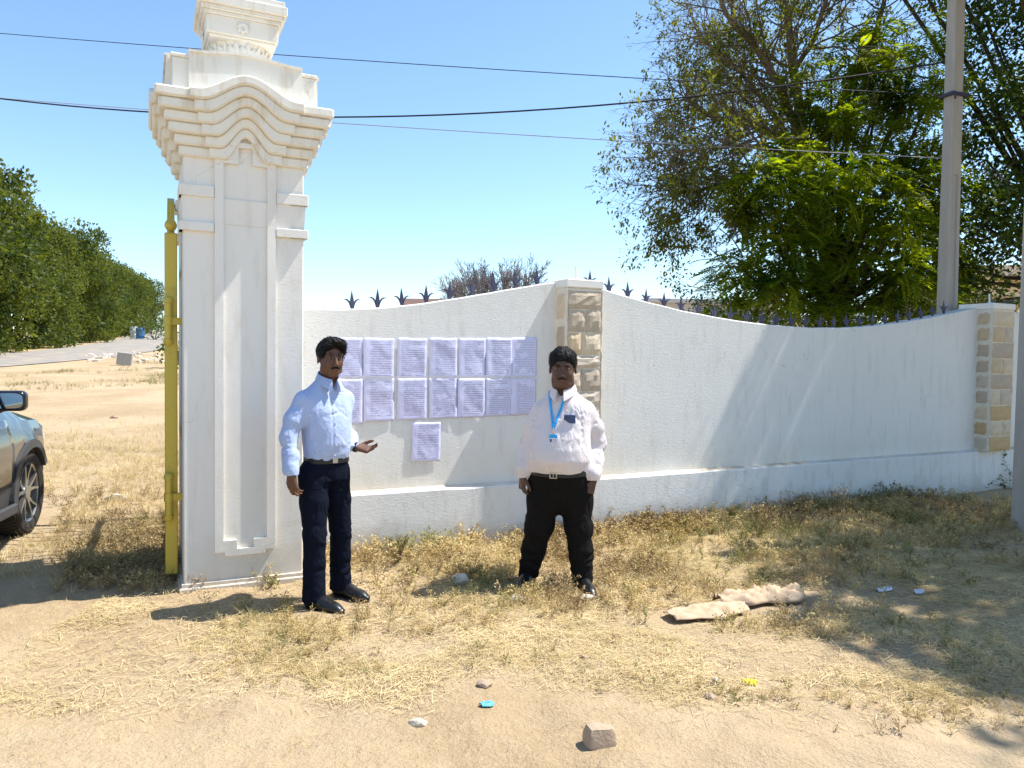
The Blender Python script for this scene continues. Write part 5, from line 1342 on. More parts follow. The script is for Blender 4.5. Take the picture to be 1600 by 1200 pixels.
class Tree:
    def __init__(s,seed): s.r=random.Random(seed); s.A=[];s.B=[];s.ra=[];s.rb=[]; s.tips=[]; s.tipd=[]; s.big=MB()
    def limb(s,pts,r0,r1,n=7):
        """a thick curved limb through given points, wobbling; returns sample points"""
        P_=[Vector(p) for p in pts]; out=[]
        for i in range(len(P_)-1):
            a=P_[max(i-1,0)];b=P_[i];c=P_[i+1];d=P_[min(i+2,len(P_)-1)]
            for k in range(5):
                t=k/5; out.append(.5*((2*b)+(c-a)*t+(2*a-5*b+4*c-d)*t*t+(3*b-a-3*c+d)*t**3)+Vector([s.r.uniform(-1,1)*.02*(1 if i or k else 0) for _ in range(3)]))
        out.append(P_[-1]); m=len(out); s.big.tube(out,[r0+(r1-r0)*i/(m-1) for i in range(m)],n); return out
    def seg(s,a,b,ra,rb): s.A.append(tuple(a));s.B.append(tuple(b));s.ra.append(ra);s.rb.append(rb)
    def grow(s,p,d,L,r,lev,spread=.7,up=.1,nseg=4,nch=3,shrink=.68,droop=0.,wob=.25):
        d=d.normalized(); pts=[p]
        for i in range(nseg):
            d=(d+Vector((s.r.uniform(-1,1)*wob,s.r.uniform(-1,1)*wob,s.r.uniform(-1,1)*wob*.8+up-droop*(i/nseg)))).normalized(); q=pts[-1]+d*L/nseg
            s.seg(pts[-1],q,r*(1-.5*i/nseg),r*(1-.5*(i+1)/nseg)); pts.append(q)
            if lev>0 and i>0 or (lev>0 and nseg<3):
                for _ in range(nch if i==nseg-1 else max(1,nch-2)):
                    ax=Vector((s.r.uniform(-1,1),s.r.uniform(-1,1),s.r.uniform(-1,1))); sd=d.cross(ax).normalized()
                    s.grow(q,(d+sd*spread*s.r.uniform(.6,1.3)),L*shrink*s.r.uniform(.7,1.15),r*.5*(1.1-.4*i/nseg),lev-1,spread,up,max(2,nseg-1),nch,shrink,droop,wob)
            if lev==0: s.tips.append(tuple(q)); s.tipd.append(tuple(d))
    def wood(s,name,mat,par):
        parts=[]
        if s.A: parts.append(twig_arr(s.A,s.B,np.array(s.ra),np.array(s.rb)))
        if s.big.v:
            q=[f for f in s.big.f if len(f)==4]; parts.append((np.array(s.big.v),np.array(q)))
        V,F=join(parts); return obj(name,V,F,mat,par,True)
LQ=np.array([(0,0,0),(.5,.45,.06),(0,1,0),(-.5,.45,.06)],float); LF=np.array([(0,1,2,3)])
def leafspray(n,L,w,l,seed=0,droop=.3):
    """compound feathery leaf along +y: n pairs of narrow leaflets"""
    V=[];F=[]
    for i in range(n):
        t=(i+.7)/n; y=L*t; z=-droop*L*t*t; wl=l*math.sin(PI*(.18+.78*t))**.7
        for sg in (-1,1):
            b=len(V); V+=[(0,y-w*.5,z),(sg*wl*.6,y+w*.1-w*.5,z+.004),(sg*wl,y+w*.9,z-.01),(sg*wl*.5,y+w*.75,z+.002)]; F.append((b,b+1,b+2,b+3))
    return np.array(V),np.array(F)
LM_SPARSE=leaf_mat('dull_green_small_leaves',(.045,.065,.012),(.16,.18,.03),.45,.5,(1.8,1.6,.5))
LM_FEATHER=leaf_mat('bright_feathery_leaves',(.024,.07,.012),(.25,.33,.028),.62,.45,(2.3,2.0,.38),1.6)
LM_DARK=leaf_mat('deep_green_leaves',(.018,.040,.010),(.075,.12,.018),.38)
LM_ROW=leaf_mat('olive_green_leaves',(.026,.055,.012),(.14,.165,.032),.43,.6,(1.8,1.6,.5),.55)
LM_BUSH=leaf_mat('bush_leaves',(.05,.085,.02),(.13,.17,.05),.35)
BARK_G=bark('grey_brown_bark',(.17,.13,.10)); BARK_D=bark('dark_bark',(.09,.07,.055)); BARK_P=bark('pale_dry_twig_bark',(.24,.215,.22))
nr=np.random.default_rng(5)
def rnd_dirs(n,g,zmin=-1):
    d=g.normal(size=(n,3)); d/=np.linalg.norm(d,axis=1,keepdims=True); d[:,2]=np.where(d[:,2]<zmin,-d[:,2],d[:,2]); return d
def blob_leaves(blobs,per,size,seed,TV=LQ,TF=LF,shell=(.65,1.05),zs=1.,outward=.6,aspect=.55,droop=0.):
    """leaves through the outer shell of many small blobs"""
    g=np.random.default_rng(seed); P_=[];D=[]
    for (c,r) in blobs:
        n=int(per*r*r); d=rnd_dirs(n,g); rr_=r*g.uniform(shell[0],shell[1],n)**.7; p=np.array(c)+d*rr_[:,None]*np.array([1,1,zs]); P_.append(p); D.append(d*outward+g.normal(size=(n,3))*.6)
    P_=np.concatenate(P_); D=np.concatenate(D); D[:,2]=D[:,2]*(.35 if droop else 1)-droop; M=basis(D); n=len(P_)
    a=g.uniform(-PI,PI,n) if TV is LQ else g.uniform(-.5,.5,n); ca,sa=np.cos(a),np.sin(a); z=np.zeros(n); o=np.ones(n)
    M=M@np.stack([ca,z,sa,z,o,z,-sa,z,ca],-1).reshape(-1,3,3)
    s=g.uniform(.7,1.3,n)*size; T=np.array(TV,float)
    if TV is LQ: T=T*np.array([aspect,1,1])
    return scatter(T,TF,P_,M,np.repeat(s[:,None],3,1))
# ------------------------------------------------------------------ tree row on the left, beyond the road
def row_tree_variant(seed):
    g=random.Random(seed); H_=9.0; blobs=[]
    for i in range(34):
        z=g.uniform(.6,H_-1.2); prof=3.4*math.sin(PI*min(1,max(.05,(z+1.4)/(H_+1.6))))**.55
        a=g.uniform(0,2*PI); rr_=prof*g.uniform(.50,.82); blobs.append(((math.cos(a)*rr_,math.sin(a)*rr_,z),g.uniform(.8,1.45)))
    small=[]
    for c,r in blobs:
        for _ in range(5):
            d=Vector((g.gauss(0,1),g.gauss(0,1),g.gauss(0,1)+.2)).normalized(); small.append((tuple(Vector(c)+d*r*g.uniform(.75,1.05)),r*g.uniform(.22,.42)))
    for i in range(7): blobs.append(((g.uniform(-1.5,1.5),g.uniform(-1.5,1.5),H_-g.uniform(.5,1.6)),g.uniform(.6,1.0)))
    core=[((0,0,z),2.1) for z in np.arange(1.2,7.5,1.2)]
    a=join([blob_leaves(blobs,150,.21,seed,outward=.35,shell=(.75,1.08)),blob_leaves(small,420,.21,seed+5,outward=.3,shell=(.3,1.2))]); b=blob_leaves(core,45,.42,seed+1,shell=(.3,1.0)); return join([a,b])
ROWV=[]
for k in range(3):
    V_,F__=row_tree_variant(50+k); ROWV.append(meshdata('crown',V_,F__,LM_ROW))
T=Tree(3); T.limb([(0,0,-.5),(.05,.02,2.5),(-.05,.1,5.5)],.20,.08)
for k in range(5): a=k*1.3; T.limb([(0,0,1.6+k*.6),(math.cos(a)*1.2,math.sin(a)*1.2,3.+k*.7)],.09,.03)
V_,F__=np.array(T.big.v),np.array([f for f in T.big.f if len(f)==4]); TRV=meshdata('trunk',V_,F__,BARK_D,True)
rowpos=[]
p0,p1=np.array([-24.2,35.0]),np.array([-57,128.0])
pts_=[(-26.2,29.5),(-26.8,35.),(-28.6,41.3),(-30.6,47.6),(-33.0,54.),(-34.8,60.5),(-37.0,67),(-39.8,74),(-42.3,81.5),(-45.5,90),(-49,99.),(-53,109),(-57,120),(-52,131),(-46,137),(-40,141)]
desc=['nearest big bushy tree of the roadside row, cut by the left edge','second bushy tree of the roadside row, its crown the tallest in view at far left','third bushy tree from the left in the roadside row','fourth bushy tree from the left in the roadside row','fifth bushy tree from the left in the roadside row','sixth bushy tree from the left in the roadside row','seventh bushy tree from the left in the roadside row','eighth bushy tree from the left in the roadside row','ninth bushy tree from the left in the roadside row','tenth bushy tree from the left in the roadside row','small far tree eleventh in the roadside row','small far tree twelfth in the roadside row','small far tree thirteenth in the roadside row, near the bend','dark distant tree closing the road, just left of the golden gate post','dark distant tree closing the road, behind the golden gate post','dark distant tree at the end, hidden mostly by the ornate pillar']
rr=random.Random(12)
for i,(x,y) in enumerate(pts_):
    k=[1.40,1.36,1.18,.97,1.02,.98,.95,1.0,.97,.95,.93,.9,.92,.85,.85,.85][i]*rr.uniform(.90,1.08)
    t_=thing('roadside_tree',desc[i],'tree',(x,y,float(gz(x,y))-.1),rr.uniform(0,6.28),'row of bushy trees along the road'); t_.scale=(k*rr.uniform(.92,1.04),)*2+(k,)
    inst(ROWV[i%3],'crown',t_); inst(TRV,'trunk',t_)
# low bright bush at the foot of the row and the brush at the end of the road
def bush(label,x,y,r,h,seed,mat,size=.12,per=260,cat='bush',name='bush'):
    g=random.Random(seed); t_=thing(name,label,cat,(x,y,float(gz(x,y))),0)
    bl=[((g.uniform(-1,1)*r*.7,g.uniform(-1,1)*r*.7,g.uniform(.15,.8)*h),g.uniform(.25,.45)*min(r,h)) for _ in range(14)]
    V_,F__=blob_leaves(bl,per/(min(r,h)**1.0),size,seed,shell=(.2,1.1)); obj('foliage',V_,F__,mat,t_)
    b=Tree(seed)
    for k in range(7): a=k*.9; b.limb([(0,0,-.05),(math.cos(a)*r*.3,math.sin(a)*r*.3,h*.4),(math.cos(a)*r*.6,math.sin(a)*r*.6,h*.8)],.02*h,.006*h,5)
    b.wood('stem',BARK_G,t_); return t_
bush('sprawling light green bush at the foot of the nearest roadside trees',-24.0,33.,2.0,1.1,71,LM_BUSH,.16)
bush('low grey green scrub between the road end and the golden post',-33.5,72.,2.6,2.2,72,LM_BUSH,.25,120)
bush('small green bush showing beside the golden post near the far road',at(285,560,30).x,30.,.9,1.3,73,LM_BUSH,.14)
def barrel(label,x,y,mat,r=.29,h=.9):
    b=MB().lathe([(r*.96,0),(r,.02),(r,.28*h),(r*1.03,.30*h),(r,.32*h),(r,.62*h),(r*1.03,.64*h),(r,.66*h),(r,.97*h),(r*.95,h),(r*.9,h-.02),(.02,h-.02)],20); o=b.obj('barrel',mat,None,True,loc=(x,y,float(gz(x,y)))); tag(o,label,'barrel')
barrel('blue plastic barrel standing at the far end of the road',at(219,520,74).x,74,simple('blue_plastic',(.03,.16,.42),.5,.4),.38,1.1)
barrel('white barrel left of the blue one at the far end of the road',at(209,520,75).x,75,simple('white_plastic',(.6,.62,.62),.5,.4),.34,1.2)
# rubble on the grassy mound
rr=random.Random(3)
RV=[];RF=[];nn=0
for i in range(60):
    q=gp_(rr.uniform(128,268),rr.uniform(553,566)); sx,sy,sz=rr.uniform(.05,.22),rr.uniform(.05,.18),rr.uniform(.03,.12); pr=[]
    for z_,k_ in ((-.3,1.1),(.5,1.),(1.,.55)):
        for j in range(6): an=j*PI/3+rr.uniform(-.3,.3); pr.append((q.x+math.cos(an)*sx*k_*rr.uniform(.7,1.1),q.y+math.sin(an)*sy*k_,q.z+sz*z_*rr.uniform(.8,1.2)))
    RV+=pr; RF+=[(nn+l*6+j,nn+l*6+(j+1)%6,nn+l*6+6+(j+1)%6,nn+l*6+6+j) for l in (0,1) for j in range(6)]+[tuple(nn+12+j for j in range(6))]; nn+=18
tag(obj('rubble',RV,RF,ROCK[1]),'heap of pale broken stones on the far verge beside the dark block','rubble',kind='stuff')
b=MB(); b.box(-.28,.28,-.15,.15,0,.52,.02); o=b.obj('concrete_block',CONC,None,loc=gp_(194,571),rot=(0,.12,.3)); tag(o,'dark grey square concrete block standing in the rubble on the verge','block')
# ------------------------------------------------------------------ the trees behind and beside the wall
# sparse spreading tree
T=Tree(21); Fk=Vector((5.0,13.,4.75))
T.limb([(5.7,13.2,-.2),(5.55,13.1,2.2),Fk],.20,.15,10)
def L3(*pp): return [at(x,y,Y) for x,y,Y in pp]
limbs=[(L3((1265,262,13),(1200,262,12.8),(1150,280,12.6),(1100,295,12.4),(1055,305,12.2)),.075,.018),
 (L3((1265,262,13),(1200,205,13.2),(1150,190,13.4),(1100,178,13.5),(1070,155,13.5)),.085,.018),
 (L3((1262,255,13),(1225,150,12.6),(1185,80,12.3),(1135,20,12.),(1110,-60,12)),.09,.02),
 (L3((1262,255,13),(1240,110,13.2),(1225,0,13.6),(1190,-140,13.8)),.10,.03),
 (L3((1268,258,13),(1320,150,13.4),(1370,40,13.6),(1400,-90,13.6)),.085,.025),
 (L3((1262,255,13),(1215,190,14.2),(1165,120,15),(1120,80,15.4),(1090,55,15.6)),.07,.018),
 (L3((1262,255,13),(1200,230,12.),(1140,230,11.2),(1095,235,10.8)),.06,.015),
 (L3((1240,110,13.2),(1280,40,12.4),(1300,-60,12)),.05,.02)]
for pts,r0,r1 in limbs:
    S=T.limb(pts,r0,r1,7); n=len(S)
    for i in range(3,n):
        f_=i/n; dr=(S[i]-S[i-1]).normalized()
        for _ in range(2 if i<n-1 else 4):
            ax=Vector((T.r.uniform(-1,1),T.r.uniform(-1,1),T.r.uniform(-1,1))); sd=dr.cross(ax).normalized()
            T.grow(S[i],dr*.8+sd*.9,T.r.uniform(.55,1.05)*(1.1-.3*f_),.020*(1.3-.6*f_),2,.85,.04,4,3,.62,.16,.28)
tr=thing('sparse_tree','tall spreading tree with thin bare looking branches and small dull leaves, behind the wall','tree',(5.7,13.2,0))
def rebase(V_,o): return V_-np.array(o)
parts=[twig_arr(T.A,T.B,np.array(T.ra),np.array(T.rb))]; V_,F__=parts[0]; NTW=len(T.A)
V_,F__=join([(V_,F__),(np.array(T.big.v),np.array([f for f in T.big.f if len(f)==4]))]); obj('trunk',rebase(V_,(5.7,13.2,0)),F__,BARK_G,tr,True)
g=np.random.default_rng(4); tp=np.array(T.tips); td=np.array(T.tipd); px_=vnoise(tp[:,0]*1.,tp[:,2]*1.,.8,9)
keep=g.random(len(tp))<np.clip((px_-.25)*1.9,.12,.95); tp,td=tp[keep],td[keep]
rep=8; P_=np.repeat(tp,rep,0)+g.normal(size=(len(tp)*rep,3))*.05; D=np.repeat(td,rep,0)+g.normal(size=P_.shape)*.9; D[:,2]-=.35
V_,F__=scatter(LQ*np.array([.48,1,1]),LF,P_,basis(D),np.repeat(g.uniform(.05,.095,len(P_))[:,None],3,1)); obj('crown',rebase(V_,(5.7,13.2,0)),F__,LM_SPARSE,tr)
print('sparse tips',len(T.tips),NTW,len(P_))
SPR=leafspray(9,.34,.034,.085)
def crown_from(blobs,per,seed,mat,size,base,par,feather=True,name='crown',droop=.25):
    if feather: V_,F__=blob_leaves(blobs,per,size,seed,SPR[0],SPR[1],(.45,1.05),1,.9,1,droop)
    else: V_,F__=blob_leaves(blobs,per,size,seed,shell=(.3,1.05))
    return obj(name,rebase(V_,base),F__,mat,par)
def pblobs(lst,mpp=1): return [(tuple(at(x,y,Y)),r) for x,y,Y,r in lst]
# feathery leaved tree, dense
base=(5.0,11.9,0); fe=thing('feathery_tree','dense tree with bright yellow green feathery leaves on top and a dark shaded underside','tree',base)
rr=random.Random(77); dark=[];bright=[]
for (x,y,Y,r) in [(1175,300,11.4,.50),(1240,285,11.2,.52),(1300,275,11.3,.50),(1340,330,11.2,.45),(1200,350,11.6,.55),(1270,350,11.4,.6),(1380,300,11.6,.45),(1400,345,11.2,.42),(1160,420,11.6,.48),(1215,430,11.5,.6),(1290,430,11.6,.62),(1360,425,11.6,.6),(1425,420,11.7,.55),(1150,470,11.9,.45),(1230,485,11.8,.5),(1310,485,11.8,.5),(1390,480,11.8,.5),(1445,470,12,.5),(1210,240,12,.42),(1290,210,12.2,.5),(1340,190,12.2,.42),(1250,175,12.4,.35),(1400,250,12.2,.45),(1445,300,12.2,.5),(1440,370,12.2,.5),(1330,120,12.6,.42),(1390,90,12.6,.45),(1440,70,12.7,.42),(1400,165,12.4,.42),(1450,160,12.4,.42),(1465,215,12.4,.4),(1350,255,12.,.4),(1345,60,12.8,.35),(1300,90,12.8,.35),(1260,130,12.4,.4),(1310,150,12.4,.42),(1375,130,12.4,.45),(1425,120,12.4,.45),(1455,270,12.3,.45),(1475,340,12.5,.5),(1480,430,12.6,.5),(1470,120,12.6,.4),(1190,275,11.4,.4)]:
    (bright).append((x,y,Y,r))
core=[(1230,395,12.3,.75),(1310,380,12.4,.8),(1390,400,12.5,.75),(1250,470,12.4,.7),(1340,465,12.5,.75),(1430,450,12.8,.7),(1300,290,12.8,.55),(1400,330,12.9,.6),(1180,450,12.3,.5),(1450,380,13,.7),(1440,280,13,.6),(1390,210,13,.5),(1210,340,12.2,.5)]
B_=pblobs(bright); B2=[]
for c,r in B_:
    for _ in range(5):
        d=Vector((rr.gauss(0,1),rr.gauss(0,1),rr.gauss(0,.8))).normalized(); B2.append((tuple(Vector(c)+d*r*.75),r*rr.uniform(.38,.62)))
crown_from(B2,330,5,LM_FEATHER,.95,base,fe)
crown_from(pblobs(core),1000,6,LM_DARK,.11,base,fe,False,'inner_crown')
T=Tree(8); T.limb([base,(5.05,12.,1.5),(5.3,12.2,3.0)],.15,.11,9)
for c,r in B_:
    c=Vector(c); st=Vector((5.0+(c.x-5)*.1,12.1,min(c.z-.5,1.6+ .25*(c.z)))); T.limb([st,st.lerp(c,.5)+Vector((0,.1,-.15)),c],.045,.012,5)
V_,F__=np.array(T.big.v),np.array([f for f in T.big.f if len(f)==4]); obj('trunk',rebase(V_,base),F__,BARK_D,fe,True)
# drooping thin outer twigs of it at the lower left
T=Tree(9)
for pts in (((1150,430,11.5),(1120,395,11.4),(1085,385,11.3)),((1150,445,11.5),(1110,455,11.3),(1065,445,11.2)),((1160,400,11.5),(1130,360,11.4),(1100,365,11.4)),((1150,460,11.5),(1120,480,11.4),(1085,470,11.3)),((1160,380,11.5),(1120,330,11.4),(1080,310,11.3))):
    S=T.limb(L3(*pts),.012,.004,5)
    for i in range(3,len(S)): T.grow(S[i],(S[i]-S[i-1])+Vector((0,T.r.uniform(-.1,.1),T.r.uniform(-.05,.1))),.28,.004,1,.8,0,3,2,.6,.1,.3)
V_,F__=join([twig_arr(T.A,T.B,np.array(T.ra),np.array(T.rb)),(np.array(T.big.v),np.array([f for f in T.big.f if len(f)==4]))]); obj('outer_twigs',rebase(V_,base),F__,BARK_G,fe,True)
tp=np.repeat(np.array(T.tips),4,0); g=np.random.default_rng(3); tp=tp+g.normal(size=tp.shape)*.035
V_,F__=scatter(LQ*np.array([.6,1,1]),LF,tp,basis(g.normal(size=tp.shape)),np.repeat(g.uniform(.04,.07,len(tp))[:,None],3,1)); obj('outer_leaves',rebase(V_,base),F__,LM_BUSH,fe)
# dark dense tree right of the electric pole, its crown running out of the picture
def dense_tree(label,base,blobs,trunk,seed,per,size,mat,name='dense_tree',sub=7,grp=None):
    t_=thing(name,label,'tree',base,0,grp); rr=random.Random(seed); B2=[]
    for c,r in blobs:
        for _ in range(sub):
            d=Vector((rr.gauss(0,1),rr.gauss(0,1),rr.gauss(0,1))).normalized(); B2.append((tuple(Vector(c)+d*r*.7),r*rr.uniform(.35,.6)))
    V_,F__=blob_leaves(B2,per,size,seed,shell=(.25,1.05),outward=.4); obj('crown',rebase(V_,base),F__,mat,t_)
    T=Tree(seed); T.limb([(base[0],base[1],base[2]-.2)]+trunk,.26,.14,10); top=Vector(trunk[-1])
    for c,r in blobs:
        c=Vector(c); T.limb([top.lerp(Vector(trunk[0]),T.r.uniform(0,.5)),top.lerp(c,.55)+Vector((0,0,-.2)),c],.07,.015,5)
        for _ in range(3): T.grow(c,Vector((T.r.uniform(-1,1),T.r.uniform(-1,1),T.r.uniform(-.4,1))),r*.9,.014,1,.8,0,3,3,.6,.0,.3)
    V_,F__=join([twig_arr(T.A,T.B,np.array(T.ra),np.array(T.rb)),(np.array(T.big.v),np.array([f for f in T.big.f if len(f)==4]))]); obj('trunk',rebase(V_,base),F__,BARK_D,t_,True); return t_
bl=[]
for (x,y,Y,r) in [(1530,440,12.5,.6),(1585,400,12,.7),(1530,350,12.8,.7),(1600,300,12.2,.8),(1540,250,13,.7),(1530,150,13,.7),(1590,180,12.5,.8),(1560,60,13,.8),(1520,-20,13.2,.7),(1600,-40,12.6,.9),(1480,-60,13.5,.8),(1400,-90,13.6,.8),(1330,-120,13.8,.7),(1500,300,13.5,.6),(1500,420,13.3,.5),(1560,470,13,.5)]: bl.append((tuple(at(x,y,Y)),r))
NV=len(bl)
for (x,y,z,r) in [(5.9,9.5,6.9,.8),(6.6,9.3,7.0,1.0),(7.4,9.7,6.4,1.1),(7.0,10.0,7.6,1.1),(8.2,10.0,7.2,1.2),(6.2,9.9,8.2,1.0),(7.8,9.4,8.4,1.1),(8.8,10.2,6.0,1.1),(9.4,10.6,7.0,1.2),(7.6,10.1,5.2,.8),(8.4,10.3,4.6,.9),(8.2,10.8,3.6,1.2),(8.4,10.6,5.4,1.3),(8.0,10.9,7.2,1.3),(9.6,11.2,4.6,1.5),(9.8,11.0,6.8,1.6),(9.2,10.6,8.8,1.5),(7.6,11.2,9.2,1.2),(11.4,11.8,6.2,1.6),(11.2,11.6,8.6,1.5),(7.3,10.6,5.9,.9),(7.2,10.5,4.6,.8),(10.5,10.2,5.2,1.2),(9.2,12.6,9.6,1.4)]: bl.append(((x,y,z),r))
dense_tree('dark dense tree right of the concrete electric pole, crown running out of the picture',(9.6,12.4,0),bl,[(9.5,12.3,1.6),(9.2,12.1,3.2)],61,900,.095,LM_DARK)
# tree standing in front of the wall outside the right edge: it throws the shade on wall and ground
bl=[]
rr=random.Random(31)
for i in range(64):
    a=rr.uniform(0,2*PI); e=rr.uniform(0,1)**.5; yy_=6.95+2.4*e*math.sin(a); xx_=9.65+3.1*e*math.cos(a)
    if (xx_-1.5)/(yy_+.8)<.70: continue
    bl.append(((9.65+3.1*e*math.cos(a),6.95+2.4*e*math.sin(a),rr.uniform(6.3,9.4)),rr.uniform(.8,1.2)))
dense_tree('shade tree in front of the wall beyond the right edge of the picture',(10.2,7.4,0),bl,[(10.1,7.4,1.8),(9.9,7.2,4.6)],62,330,.19,LM_DARK)
# far winter-bare tree and round bush
T=Tree(41); b0=Vector((at(770,470,30).x,30,0)); T.limb([b0,b0+Vector((.05,0,1.6))],.16,.12)
for k in range(15):
    a=k*2.4; T.grow(b0+Vector((.0,0,1.5+.05*k)),Vector((math.cos(a)*(1.15 if k%2 else .5),math.sin(a)*(1.15 if k%2 else .5),1.0)),1.55,.045,4,.52,.12,4,3,.63,.0,.20)
bt=thing('bare_tree','leafless grey round crowned tree far behind the wall spikes, left of the stone pillar','tree',tuple(b0))
print('bare',len(T.A))
V_,F__=join([twig_arr(T.A,T.B,np.maximum(np.array(T.ra),.010),np.maximum(np.array(T.rb),.007)),(np.array(T.big.v),np.array([f for f in T.big.f if len(f)==4]))]); obj('trunk',rebase(V_,tuple(b0)),F__,BARK_P,bt,True)
q=at(563,480,22); bush('small green bush top showing over the wall behind the leftmost iron spikes',q.x,22,1.0,3.05,74,LM_BUSH,.13,400)
# ------------------------------------------------------------------ buildings behind the wall
CREAM=simple('cream_building_paint',(.62,.56,.46),.9,.1,.08,1.5); PINKB=simple('pinkish_building_paint',(.58,.40,.34),.9,.1,.08,1.5); WB=simple('pale_grey_building_paint',(.55,.56,.57),.9,.1,.1,1.5); OCH=simple('ochre_building_paint',(.55,.33,.14),.9,.1,.1,1.5); DG=simple('dark_window_pane',(.02,.03,.05),.15,.5,.2,5)
def house(label,x,y,rz,w,d,h,mat,wins,over=.25,parap=.0,trim=None):
    t_=thing('house',label,'building',(x,y,0),rz); b=MB()
    b.box(-w/2,w/2,0,d,-.1,h,.01); wl=b.obj('wall',mat,t_)
    b=MB(); b.box(-w/2-over,w/2+over,-over,d+over,h,h+.16,.01); rf=b.obj('roof',trim or mat,t_)
    if parap:
        b=MB(); b.box(-w/2,w/2,0,.15,h+.161,h+.16+parap,.01); b.box(-w/2,-w/2+.15,.151,d,h+.161,h+.16+parap,.01); b.box(w/2-.15,w/2,.151,d,h+.161,h+.16+parap,.01); b.obj('parapet',mat,rf)
    for (wx,wz,ww,wh) in wins:
        b=MB(); 
        for (x0,x1,z0,z1) in ((-ww/2-.06,ww/2+.06,wh/2,wh/2+.07),(-ww/2-.06,ww/2+.06,-wh/2-.07,-wh/2),(-ww/2-.06,-ww/2,-wh/2,wh/2),(ww/2,ww/2+.06,-wh/2,wh/2),(-.02,.02,-wh/2,wh/2)): b.box(x0,x1,-.06,.0,z0,z1)
        wo=b.obj('window',trim or WB,t_,loc=(wx,0,wz)); b=MB(); b.box(-ww/2,ww/2,-.02,-.003,-wh/2,wh/2); b.obj('pane',DG,wo)
    return t_
q=at(1120,480,32); house('pale flat roofed house with a dark window behind the wall, under the feathery tree',q.x,32,R(8),5.4,6,3.95,WB,[(-.9,3.1,1.0,.9),(1.1,3.1,.9,.9)],.45,.0,WB)
q=at(1235,490,40); house('low cream house seen in gaps under the feathery tree behind the spikes',q.x+.5,40,0,7,6,3.55,CREAM,[(-2,2.9,1.1,.8),(1,2.9,1.1,.8)],.2,.35,CREAM)
q=at(672,475,55); house('pinkish distant building just above the wall, left of the bare tree',q.x,55,0,4.0,6,5.35,PINKB,[(-1,4.6,.9,.7),(1,4.6,.9,.7)],.1,.3,PINKB)
q=at(615,475,70); house('long pale grey distant roof low above the wall between the spikes',q.x+2,70,0,12,8,5.1,WB,[(-4,4.5,1.2,.8),(0,4.5,1.2,.8),(4,4.5,1.2,.8)],.3,.2,WB)
q=at(500,478,60); house('small whitish distant parapet beside the ornate pillar above the wall',q.x,60,0,3.0,5,4.9,WB,[(-.7,4.3,.7,.6),(.7,4.3,.7,.6)],.1,.3,WB)
q=at(1575,440,26); house('cream and ochre building glimpsed through the dark tree near the far stone pillar',q.x+1.4,26,R(-6),6,6,4.3,CREAM,[(-1.6,3.3,1.1,1.0),(.6,3.3,1.1,1.0)],.5,.5,OCH)
# ------------------------------------------------------------------ dry grass and weeds
def wall_dist(x,y):
    """distance in front of the wall line and gate pillar"""
    d=1e9
    px=x-O.x; py=y-O.y
    for ang,s0,s1 in ((A1,-2.7,-.12),(A2,-.12,12)):
        c,s=math.cos(ang),math.sin(ang); u=px*c+py*s; v=(px*s-py*c)-.085
        uu=np.clip(u,s0,s1); d=np.minimum(d,np.where((u>=s0-.3)&(u<=s1),v,9))
    return d
gc=np.array([gp.location.x,gp.location.y]); ca_,sa_=math.cos(R(25.5)),math.sin(R(25.5))
def blocked(x,y):
    a=(x-gc[0])*ca_+(y-gc[1])*sa_; b=-(x-gc[0])*sa_+(y-gc[1])*ca_
    m=(np.abs(a)<.42)&(np.abs(b)<.42)
    m|=(wall_dist(x,y)<.02)
    sk=[tuple(gp_(1046,972).xy),tuple(gp_(1150,955).xy),tuple(gp_(1250,935).xy)]; m|=(seg_dist(x,y-0.02,sk)<.17)&(y<5.6)
    # soles of the shoes
    for fx,fy in ((X1-.005,Y1-.145),(X1+.105,Y1+.125)): m|=((x-fx-.06)**2/.035+(y-fy+.08)**2/.03<1)
    for fx,fy in ((X2-.22,Y2-.02),(X2+.18,Y2-.13)): m|=((x-fx)**2/.014+(y-fy+.07)**2/.03<1)
    return m
def wmask(x,y):
    dw=wall_dist(x,y); behind=dw<.02
    n=vnoise(x,y,.55,21); n2=vnoise(x,y,.17,22)
    strip=np.exp(-np.clip(dw,0,9)/.42)*np.clip(sstep(-1.9,-.4,x)+.25,0,1)*.9
    mid=sstep(4.2,5.1,y)*sstep(2.7,.9,dw)*(.45+.9*sstep(.30,.60,n))*sstep(-1.6,-.2,x)
    patch=.55*sstep(.48,.68,n)*sstep(3.0,3.5,y)*(1-.6*sstep(5,6,y))
    left=np.where((x/np.maximum(y,.1)<-.30),sstep(13,9.5,y+ (n-.5)*3)*sstep(4.9,5.8,y)*(.35+.65*n),0)
    left=left*np.where(np.hypot(x+3.6,y-6.1)<1.5,1,1)
    for (cx,cy,rx_,ry_,am) in ((-.95,3.72,.42,.16,.75),(-.10,3.95,.22,.14,.8),(.55,3.75,.30,.14,.55),(1.25,3.55,.35,.14,.5),(-.35,4.35,.5,.12,.4),(-1.6,4.5,.4,.2,.7)):
        patch=np.maximum(patch,am*np.exp(-((x-cx)/rx_)**2-((y-cy)/ry_)**2)*(.5+n2))
    w=np.maximum(np.maximum(strip,mid),patch); w=np.where(x/np.maximum(y,.1)<-.42,left,w)
    w=np.where(behind,0,w)*(.55+.9*n2); rut=np.exp(-((y-2.75-.1*x)/.35)**2); w*=1-rut
    return np.where(blocked(x,y),0,np.clip(w,0,1.3))
